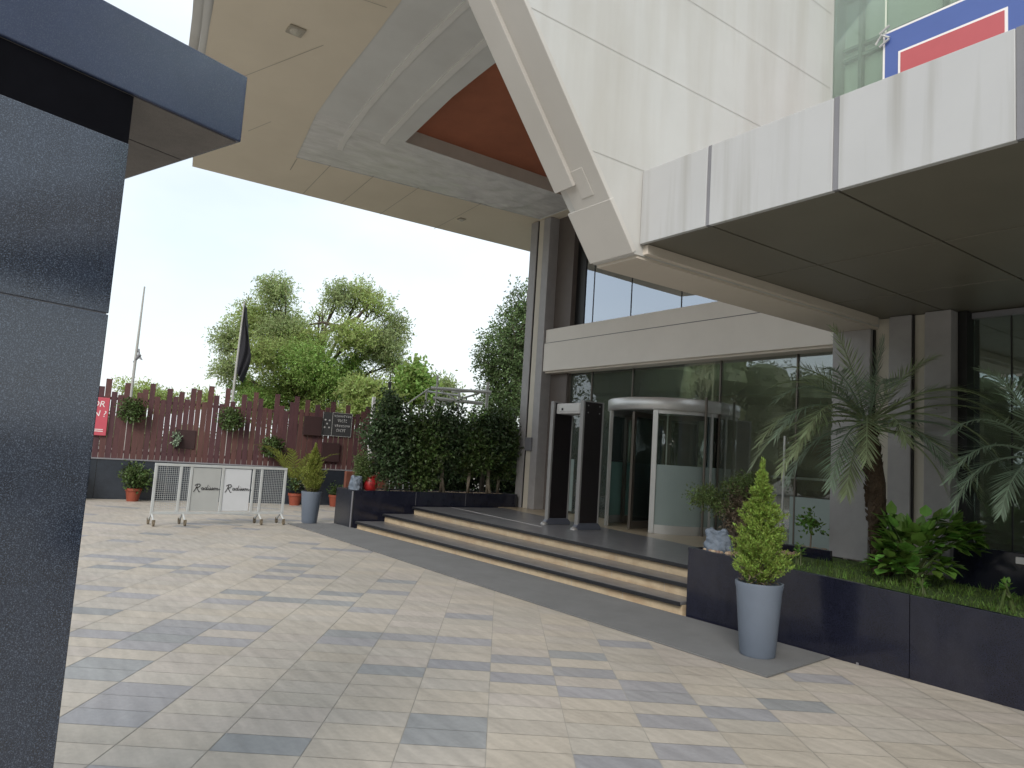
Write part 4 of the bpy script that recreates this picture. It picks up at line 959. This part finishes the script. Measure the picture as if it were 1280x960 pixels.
def hanging(s, z, w_, h_, label, seed, mm='hedge2', boxw=.42, n_=60):
    r = random.Random(seed); o = FP(s,0,z); t = thing('hanging_planter', o, label, 'hanging plant', 'planter boxes on the fence')
    MB().obox(F0, fe, fn, boxw, .14, z-.14, z+.10, s-boxw/2, .0).build('planter_box', M['darkwood'], t, bevel=.004)
    c = MB(); p = FP(s,.17,z)
    for _ in range(n_*10):
        d = rdir(r); v = r.uniform(.25,1.0); q = Vector((p[0],p[1],p[2]))+Vector((fe[0],fe[1],0))*d.x*w_*v+Vector((0,0,1))*d.z*h_*v+Vector((fn[0],fn[1],0))*d.y*.13
        c.leaf(q, (d+rdir(r)*.6+Vector((fn[0]*.6,fn[1]*.6,0))), rdir(r,.5), r.uniform(.045,.085), r.uniform(.03,.05), .2)
    c.build('foliage', M[mm], t)
hanging(.72,2.13,.38,.30,'leafy green planter box high on the fence, right of the red sign',401,n_=110)
hanging(1.72,1.50,.12,.17,'small bluish plant on a dark square board low on the fence',402,'palmblue',.2,16)
hanging(2.92,2.08,.37,.30,'leafy green planter box high on the middle of the fence, below the black flag',403,n_=110)
hanging(3.98,1.45,.34,.27,'dark leafy planter box low on the fence, above the right end of the barrier',404,'hedge2',n_=100)
for s, z, w_, h_, lab in ((1.92,1.50,.46,.46,'dark square backing board low on the fence behind the bluish plant'),(4.95,2.06,.46,.50,'empty dark wooden box high on the fence, left of the chalkboard'),(5.47,1.40,.46,.5,'empty dark wooden box low on the fence, under the chalkboard')):
    o = thing('wooden_wall_box', FP(s,0,z), lab, 'box', 'dark boxes on the fence')
    MB().obox(F0, fe, fn, w_, .10 if z > 1.6 or s > 5 else .02, z-h_/2, z+h_/2, s-w_/2, -.005).build('box_body', M['darkwood'], o, bevel=.006)

def on_fence(vs_, s, z, off):
    return [FP(s+v[0], off+v[2], z+v[1]) for v in vs_]
# red sign
rsn = thing('red_sign', FP(0,.03,2), 'red hanging board with white letters at the left end of the fence', 'sign')
MB().obox(F0, fe, fn, .66, .05, 1.47, 2.36, -.45, .0).build('board', M['redsign'], rsn, bevel=.006)
for txt, s, z, sz in (('OR', -.02,2.20,.20),('IN',-.06,1.98,.20),('?',.13,1.97,.20)):
    v_, f_ = text_mesh(txt, sz, .15); MB().add(on_fence(v_, s, z, .053), f_).build('lettering', M['letter'], rsn)
for z in (1.60,1.56): MB().obox(F0, fe, fn, .36, .002, z, z+.018, -.22, .051).build('small_print', M['letter'], rsn)
# chalkboard
cb = thing('chalkboard_sign', FP(5.55,.03,2.15), 'black chalkboard sign with white chalk writing on the right end of the fence', 'sign')
CB0, CB1, CZ0, CZ1 = 5.20, 5.98, 1.83, 2.46
MB().obox(F0, fe, fn, CB1-CB0, .03, CZ0, CZ1, CB0, .0).build('board', M['slate'], cb)
ln = MB(); w_ = .007
for a, b, z0, z1 in ((CB0,CB0+w_,CZ0,CZ1),(CB1-w_,CB1,CZ0,CZ1),(CB0+.25,CB0+.25+w_,CZ0,CZ1),(CB0+w_,CB0+.25,CZ0,CZ0+w_),(CB0+.257,CB1-w_,CZ0,CZ0+w_),(CB0+.257,CB1-w_,CZ1-w_,CZ1)):
    ln.obox(F0, fe, fn, b-a, .006, z0, z1, a, .0301)
ln.build('border_line', M['chalk'], cb)
ck = MB(); cr_ = random.Random(6)
def stroke(pts, w=.0065):
    ck.tube([FP(CB0+p[0], .033, CZ0+p[1]) for p in pts], w, 5)
for (x, z) in ((.07,.42),(.18,.41),(.12,.32),(.06,.22),(.18,.22)):
    for a in (0,1,2): stroke([(x-.025*math.cos(a*1.05),z-.025*math.sin(a*1.05)),(x+.025*math.cos(a*1.05),z+.025*math.sin(a*1.05))])
for row, (z, x0, x1) in enumerate(((.515,.30,.72),(.385,.40,.62),(.255,.33,.70),(.125,.38,.64))):
    x = x0
    while x < x1:
        k_ = cr_.choice(('v','l','o','c')); h_ = .055+.02*(row % 2)
        if k_ == 'v': stroke([(x,z+h_),(x+.018,z),(x+.036,z+h_)])
        elif k_ == 'l': stroke([(x+.01,z),(x+.016,z+h_)]); stroke([(x,z+h_),(x+.034,z+h_)])
        elif k_ == 'o': stroke([(x,z+h_*.5),(x+.016,z+h_),(x+.034,z+h_*.5),(x+.016,z),(x,z+h_*.5)])
        else: stroke([(x+.032,z+h_),(x,z+h_*.6),(x+.01,z),(x+.034,z+.01)])
        x += .052
ck.build('chalk_writing', M['chalk'], cb)

# terracotta pots with plants along the wall
def tpot(s, o_, d_, label, seed, kind):
    r = random.Random(seed); c = FP(s,o_,0); t = thing('terracotta_pot', c, label, 'potted plant', 'terracotta pots along the wall')
    po_ = MB().lathe((c[0],c[1],0), [(.001,0),(d_*.36,0),(d_*.48,.24),(d_*.53,.24),(d_*.53,.30),(d_*.45,.30),(d_*.42,.26),(.001,.26)], 24).build('pot', M['terracotta'], t, smooth=True)
    e = po_.modifiers.new('edge','EDGE_SPLIT'); e.split_angle = R(40)
    if kind == 'bush':
        b = MB(); cloud(b, [(c[0],c[1],.58,.30,.24),(c[0]+.05,c[1]+.1,.48,.26,.2)], 1700, .075, .05, r, .2); b.build('foliage', M['hedge2'], t)
    elif kind == 'palm':
        for k in range(11):
            a = k*2.4; frond(t, (c[0],c[1],.34), (math.cos(a)*.8,math.sin(a)*.8,1.7), 1.55+r.uniform(-.25,.15), .75, 500+k+seed, 'conifer2', .30, 30, .016)
        b = MB(); cloud(b, [(c[0],c[1],.62,.24,.28)], 900, .07, .045, r, .2); b.build('foliage', M['hedge'], t)
    else:
        b = MB(); cloud(b, [(c[0],c[1],.42,.16,.14)], 420, .06, .035, r, .2); b.build('foliage', M['hedge2'], t)
tpot(.93,.42,.34,'terracotta pot with a round green bush, left of the barrier',61,'bush')
tpot(-.45,.42,.34,'terracotta pot with a leafy bush half hidden by the granite gate pillar',62,'bush')
tpot(4.62,.30,.34,'terracotta pot with a small palm behind the right end of the barrier',63,'palm')
tpot(5.62,.35,.30,'terracotta pot with low leaves beside the hedge planter',64,'low')
tpot(5.98,.52,.30,'smaller terracotta pot standing tightly behind the hedge planter corner',65,'low')
bw = thing('brick_wall', (-16.2,8.3,0), 'low red brown wall glimpsed between the hedge stems', 'wall')
MB().box(-16.3,-16.18,6.9,9.3,0,1.0).build('wall_body', M['brick'], bw, bevel=.01)
ws = thing('wire_stand', (-14.75,7.55,0), 'white wire plant stand behind the hedge stems', 'stand')
w_ = MB()
for x, y in ((-14.9,7.4),(-14.9,7.75),(-14.6,7.4),(-14.6,7.75)): w_.tube([(x,y,0),(x,y,1.15)],.012,6)
w_.build('legs', M['letter'], ws)
w_ = MB()
for z in (.86,1.0): w_.tube([(-14.6,7.4,z),(-14.6,7.75,z),(-14.9,7.75,z),(-14.9,7.4,z),(-14.6,7.4,z)],.010,6)
w_.build('shelf_rings', M['letter'], ws)
post = MB().box(-18.0,-17.92,8.22,8.30,0,2.95).build('white_post', M['letter'], bevel=.005); tag(post, 'plain white post between the end of the fence and the hedge', 'post')
fp2 = thing('fan_palm', (-14.9,9.9,0), 'bright feathery palm rising behind the hedge beside the hotel column', 'palm')
MB().tube([(-14.9,9.9,0),(-14.9,9.9,1.75)],[.07,.05],8).build('trunk', M['bark'], fp2)
for k in range(15):
    a = k*2.4; frond(fp2, (-14.9,9.9,1.75), (math.cos(a)*.8,math.sin(a)*.8,1.0+.6*(k%3)), 1.15, .8, 700+k, 'treemid', .32, 32, .016)

# ------------------------------------------------------------------ rolling barrier with lettered boards
br = thing('rolling_barrier', (-14.05,3.6,0), 'white metal crowd barrier on casters with two lettered boards', 'barrier')
Bo = (-14.0,2.40); be_ = Vector((-.083,.9965)); bn = (.9965,.083); be = (be_.x, be_.y); BL = 2.42
BP = lambda s, o, z: (Bo[0]+be[0]*s+bn[0]*o, Bo[1]+be[1]*s+bn[1]*o, z)
fr = MB()
for z in (.19,1.04): fr.obox(Bo, be, bn, BL, .04, z, z+.045, 0, -.02)
for s in (0,.42,.60,1.165,1.745,1.90,BL-.045): fr.obox(Bo, be, bn, .045, .036, .236, 1.039, s, -.018)
fr.build('frame', M['steel'], br, bevel=.004)
for a, b in ((.045,.42),(.465,.60),(1.79,1.90),(1.945,BL-.045)):
    ms = MB(); s = a+.01
    while s < b: ms.obox(Bo, be, bn, .004, .004, .237, 1.038, s, -.002); s += .034
    z = .26
    while z < 1.03: ms.obox(Bo, be, bn, b-a, .004, z, z+.004, a, .0025); z += .034
    ms.build('wire_mesh', M['steel'], br)
# cursive lettering drawn as pen strokes
def cursive():
    S = []
    S.append([(.00,-.10),(.05,.02),(.09,.16),(.10,.24)]); S.append([(.00,.20),(.08,.27),(.20,.27),(.24,.21),(.18,.13),(.09,.10)]); S.append([(.09,.10),(.16,.02),(.24,-.10),(.28,-.08)])
    x = .30
    S.append([(x+.09,.10),(x+.03,.11),(x,.05),(x+.03,.0),(x+.08,.04),(x+.10,.10),(x+.09,.0),(x+.13,.03)]); x += .14
    S.append([(x+.09,.10),(x+.03,.11),(x,.05),(x+.03,.0),(x+.08,.04),(x+.13,.24),(x+.09,.0),(x+.13,.03)]); x += .14
    S.append([(x,.02),(x+.03,.10),(x+.02,.0),(x+.06,.04)]); S.append([(x+.05,.17),(x+.06,.18)]); x += .07
    for _ in range(2):
        S.append([(x,.03),(x+.05,.12),(x+.07,.05),(x+.04,.0),(x+.01,.01)]); S.append([(x+.06,.02),(x+.09,.04)]); x += .09
    S.append([(x+.05,.11),(x,.06),(x+.03,.0),(x+.08,.05),(x+.05,.11),(x+.11,.09)]); x += .11
    S.append([(x,.10),(x+.01,.0),(x+.05,.10),(x+.08,.09),(x+.08,.0),(x+.16,.05),(x+.24,.02)])
    return S
for s0, mm in ((.66,'boardgrey'),(1.225,'board')):
    bd_ = MB().obox(Bo, be, bn, .50, .012, .25, 1.03, s0-.01, -.006).build('board', M[mm], br, bevel=.002)
    k_ = MB(); sc = .42
    for stp in cursive():
        k_.tube([BP(s0+.03+p[0]*sc*.98+p[1]*.05, .009, .63+p[1]*sc*.92) for p in stp], .0075 if stp[0][0] < .25 else .006, 5)
    k_.build('lettering', M['black'], bd_)
for s in (-.02,.50,1.88,2.32):
    lg_ = MB(); lg_.tube([BP(s+.05,0,.20),BP(s+.05,-.16,.09)],.016,8); lg_.tube([BP(s+.05,0,.20),BP(s+.05,.16,.09)],.016,8)
    lo = lg_.build('caster_leg', M['steel'], br)
    for o_ in (-.17,.17):
        c = BP(s+.05,o_,.045)
        MB().tube([(c[0]-.014*be[0]-.0,c[1]-.014,.045),(c[0]+.014*be[0],c[1]+.014,.045)],.044,14).build('caster', M['caster'], lo)
        MB().obox((c[0],c[1]), be, bn, .05, .03, .06, .11, -.025, -.015).build('caster_fork', M['caster'], lo, bevel=.004)

# ------------------------------------------------------------------ flags, frame, antenna beyond the fence
f1 = thing('flagpole', (-26.85,3.62,0), 'bare grey flagpole with a wrapped rope, leftmost beyond the fence', 'flagpole')
MB().tube([(-26.95,3.62,0),(-26.72,3.62,3.9),(-26.5,3.61,6.44)],[.05,.045,.025],10).build('pole', M['galv'], f1)
MB().tube([(-26.74,3.58,3.9),(-26.62,3.72,4.15),(-26.70,3.66,4.35),(-26.60,3.78,4.0),(-26.72,3.6,4.1)],[.03,.06,.05,.05,.03],8).build('rope', M['jointgrey'], f1)
f2 = thing('flagpole', (-24.9,6.35,0), 'flagpole with a drooping black flag in front of the feathery tree', 'flagpole')
MB().tube([(-24.95,6.35,0),(-24.72,6.35,3.9),(-24.5,6.34,6.14)],[.05,.04,.025],10).build('pole', M['galv'], f2)
fl = MB(); nU, nV = 12, 20; fr2 = random.Random(2)
for j in range(nV+1):
    v = j/nV; z = 6.10-2.25*v; px = -24.52-.2*v*.9; wdt = .07+.46*math.sin(min(1,v*1.25)*PI/2)**1.3*(1 if v < .62 else 1-(v-.62)*1.75)
    for i in range(nU+1):
        u = i/nU; fold = .13*math.sin(u*13+v*4)*u
        fl.v.append((px+.50*wdt*u+fold, 6.36+.74*wdt*u-fold*.7, z-.55*u*v*(1-v*.6)-.18*u))
for j in range(nV):
    for i in range(nU): fl.f.append((j*(nU+1)+i, j*(nU+1)+i+1, (j+1)*(nU+1)+i+1, (j+1)*(nU+1)+i))
fl.build('flag', M['flag'], f2, smooth=True)
rf = thing('metal_roof_frame', (-17.2,10.3,0), 'open grey metal roof frame of tubes rising behind the hedge', 'frame')
P1, P2_, P3 = (-17.44,9.88), (-17.62,9.66), (-16.62,11.02)
for nme, (x, y), z1, r_ in (('post',P1,3.7,.03),('post',P2_,3.3,.03),('post',P3,3.6,.045),('post',(-18.4,11.2),3.4,.035)):
    MB().tube([(x,y,0),(x,y,z1)],r_,8).build('post', M['galv'], rf)
for a, b, r_ in (((-17.55,9.75,3.34),(-16.55,11.1,3.32),.045),((-17.5,9.82,3.06),(-16.7,10.95,3.0),.05),((-18.3,10.9,3.38),(-16.62,11.02,3.36),.035),((-17.62,9.66,3.24),(-18.4,11.2,3.3),.03)):
    MB().tube([a,b],r_,8).build('rail', M['galv'], rf)
for a, b, r_ in (((-18.01,9.26,2.19),(-17.55,9.75,2.99),.028),((-17.67,9.65,2.73),(-16.75,10.85,3.28),.028),((-17.99,9.19,2.78),(-17.55,9.7,3.32),.022),((-17.4,9.95,3.3),(-17.0,10.5,2.95),.022)):
    MB().tube([a,b],r_,8).build('brace', M['galv'], rf)
an = thing('antenna_pole', (-21.84,10.65,0), 'thin dark antenna pole between the feathery tree and the small bright tree', 'pole')
MB().tube([(-21.84,10.65,0),(-21.8,10.55,4.05)],[.035,.02],8).build('pole', M['black'], an)
MB().box(-21.84,-21.76,10.5,10.6,3.6,3.8).build('antenna_head', M['black'], an, bevel=.01)

# ------------------------------------------------------------------ granite gate pillar with cap, close on the left
gp = thing('gate_pillar', (-2.8,-.2,0), 'tall speckled granite gate pillar with a projecting blue black cap, near left', 'pillar')
ud = Vector((.335,-.942)); wd_ = Vector((-.942,-.335)); E0 = (-2.49,.58)
Pq = (E0[0]+ud.x*.36, E0[1]+ud.y*.36)
for z0, z1 in ((0,.0),):
    pass
MB().obox(Pq, ud, wd_, 1.5, .80, 0, 1.934, 0, .004).build('shaft', M['granite_pillar'], gp, bevel=.003)
MB().obox(Pq, ud, wd_, 1.5, .80, 1.937, 2.45, 0, .004).build('upper_block', M['granite_pillar'], gp, bevel=.003)
MB().obox(Pq, ud, wd_, 1.46, .76, 1.93, 1.94, .006, .008).build('seam', M['jointgrey'], gp)
M['reflection_band'] = mat('matt_black_reflection', (0.004,0.004,0.006), 0.7, 0.3, 12, spec=0.06)  # matt black that paints the dark reflection below the cap
MB().obox(Pq, ud, wd_, 1.498, .79, 2.4515, 2.598, .002, .008).build('reflection_band', M['reflection_band'], gp)  # added band in place of a reflection on the granite face
M['cap'] = mat('cap_granite', (0.024,0.036,0.080), 0.24, 0.15, 4, spec=0.5, speck=(.12,.14,.18), speck_amt=.3)
M['capunder'] = mat('cap_underside', (0.16,0.145,0.135), 0.6, 0.2, 12, speck=(.06,.055,.05), speck_amt=.6)
cp = MB().obox(E0, ud, wd_, 2.4, .87, 2.602, 2.835, 0, 0).build('cap', M['cap'], gp, bevel=.004)
MB().obox(E0, ud, wd_, 2.38, .325, 2.5992, 2.6016, .012, .012).build('cap_underside', M['capunder'], cp)
MB().obox(E0, ud, wd_, 2.38, .515, 2.5992, 2.6016, .012, .345).build('cap_underside', M['capunder'], cp)

# ------------------------------------------------------------------ light
SUN_EL, SUN_AZ = R(38), R(140)       # azimuth measured from +Y towards +X
w = bpy.data.worlds.new('World'); scn.world = w; w.use_nodes = True
nt = w.node_tree; N = nt.nodes; L = nt.links
bg = N['Background']; bg.inputs['Strength'].default_value = 0.15
sky = N.new('ShaderNodeTexSky'); sky.sky_type = 'NISHITA'; sky.sun_disc = False
sky.sun_elevation = SUN_EL; sky.sun_rotation = SUN_AZ; sky.air_density = 1.2; sky.dust_density = 3.0; sky.ozone_density = 1.0
tc = N.new('ShaderNodeTexCoord'); nz = N.new('ShaderNodeTexNoise'); nz.inputs['Scale'].default_value = 1.6; nz.inputs['Detail'].default_value = 5
mp = N.new('ShaderNodeMapping'); mp.inputs['Scale'].default_value = (1,1,2.2); mp.inputs['Location'].default_value = (.3,.2,0)
L.new(tc.outputs['Generated'], mp.inputs['Vector']); L.new(mp.outputs[0], nz.inputs['Vector'])
rp_ = N.new('ShaderNodeMapRange'); rp_.inputs[1].default_value = .35; rp_.inputs[2].default_value = .65; rp_.inputs[3].default_value = .58; rp_.inputs[4].default_value = .95
L.new(nz.outputs[0], rp_.inputs[0])
mx = N.new('ShaderNodeMix'); mx.data_type = 'RGBA'; L.new(rp_.outputs[0], mx.inputs[0]); L.new(sky.outputs[0], mx.inputs[6]); mx.inputs[7].default_value = (5.55,5.9,6.08,1)
L.new(mx.outputs[2], bg.inputs['Color'])
sd = bpy.data.lights.new('sun','SUN'); sd.energy = 1.5; sd.angle = R(25); sd.color = (1,.95,.88)
so = bpy.data.objects.new('sun', sd); COL.objects.link(so)
dv = Vector((math.sin(SUN_AZ)*math.cos(SUN_EL), math.cos(SUN_AZ)*math.cos(SUN_EL), math.sin(SUN_EL)))
so.rotation_euler = dv.to_track_quat('Z','Y').to_euler(); so.location = (5,-8,15)
vs_ = scn.view_settings; vs_.view_transform = 'Standard'; vs_.look = 'None'; vs_.gamma = 1; vs_.exposure = 0.47; vs_.use_curve_mapping = False
scn.cycles.max_bounces = 10; scn.cycles.transparent_max_bounces = 16; scn.cycles.diffuse_bounces = 5
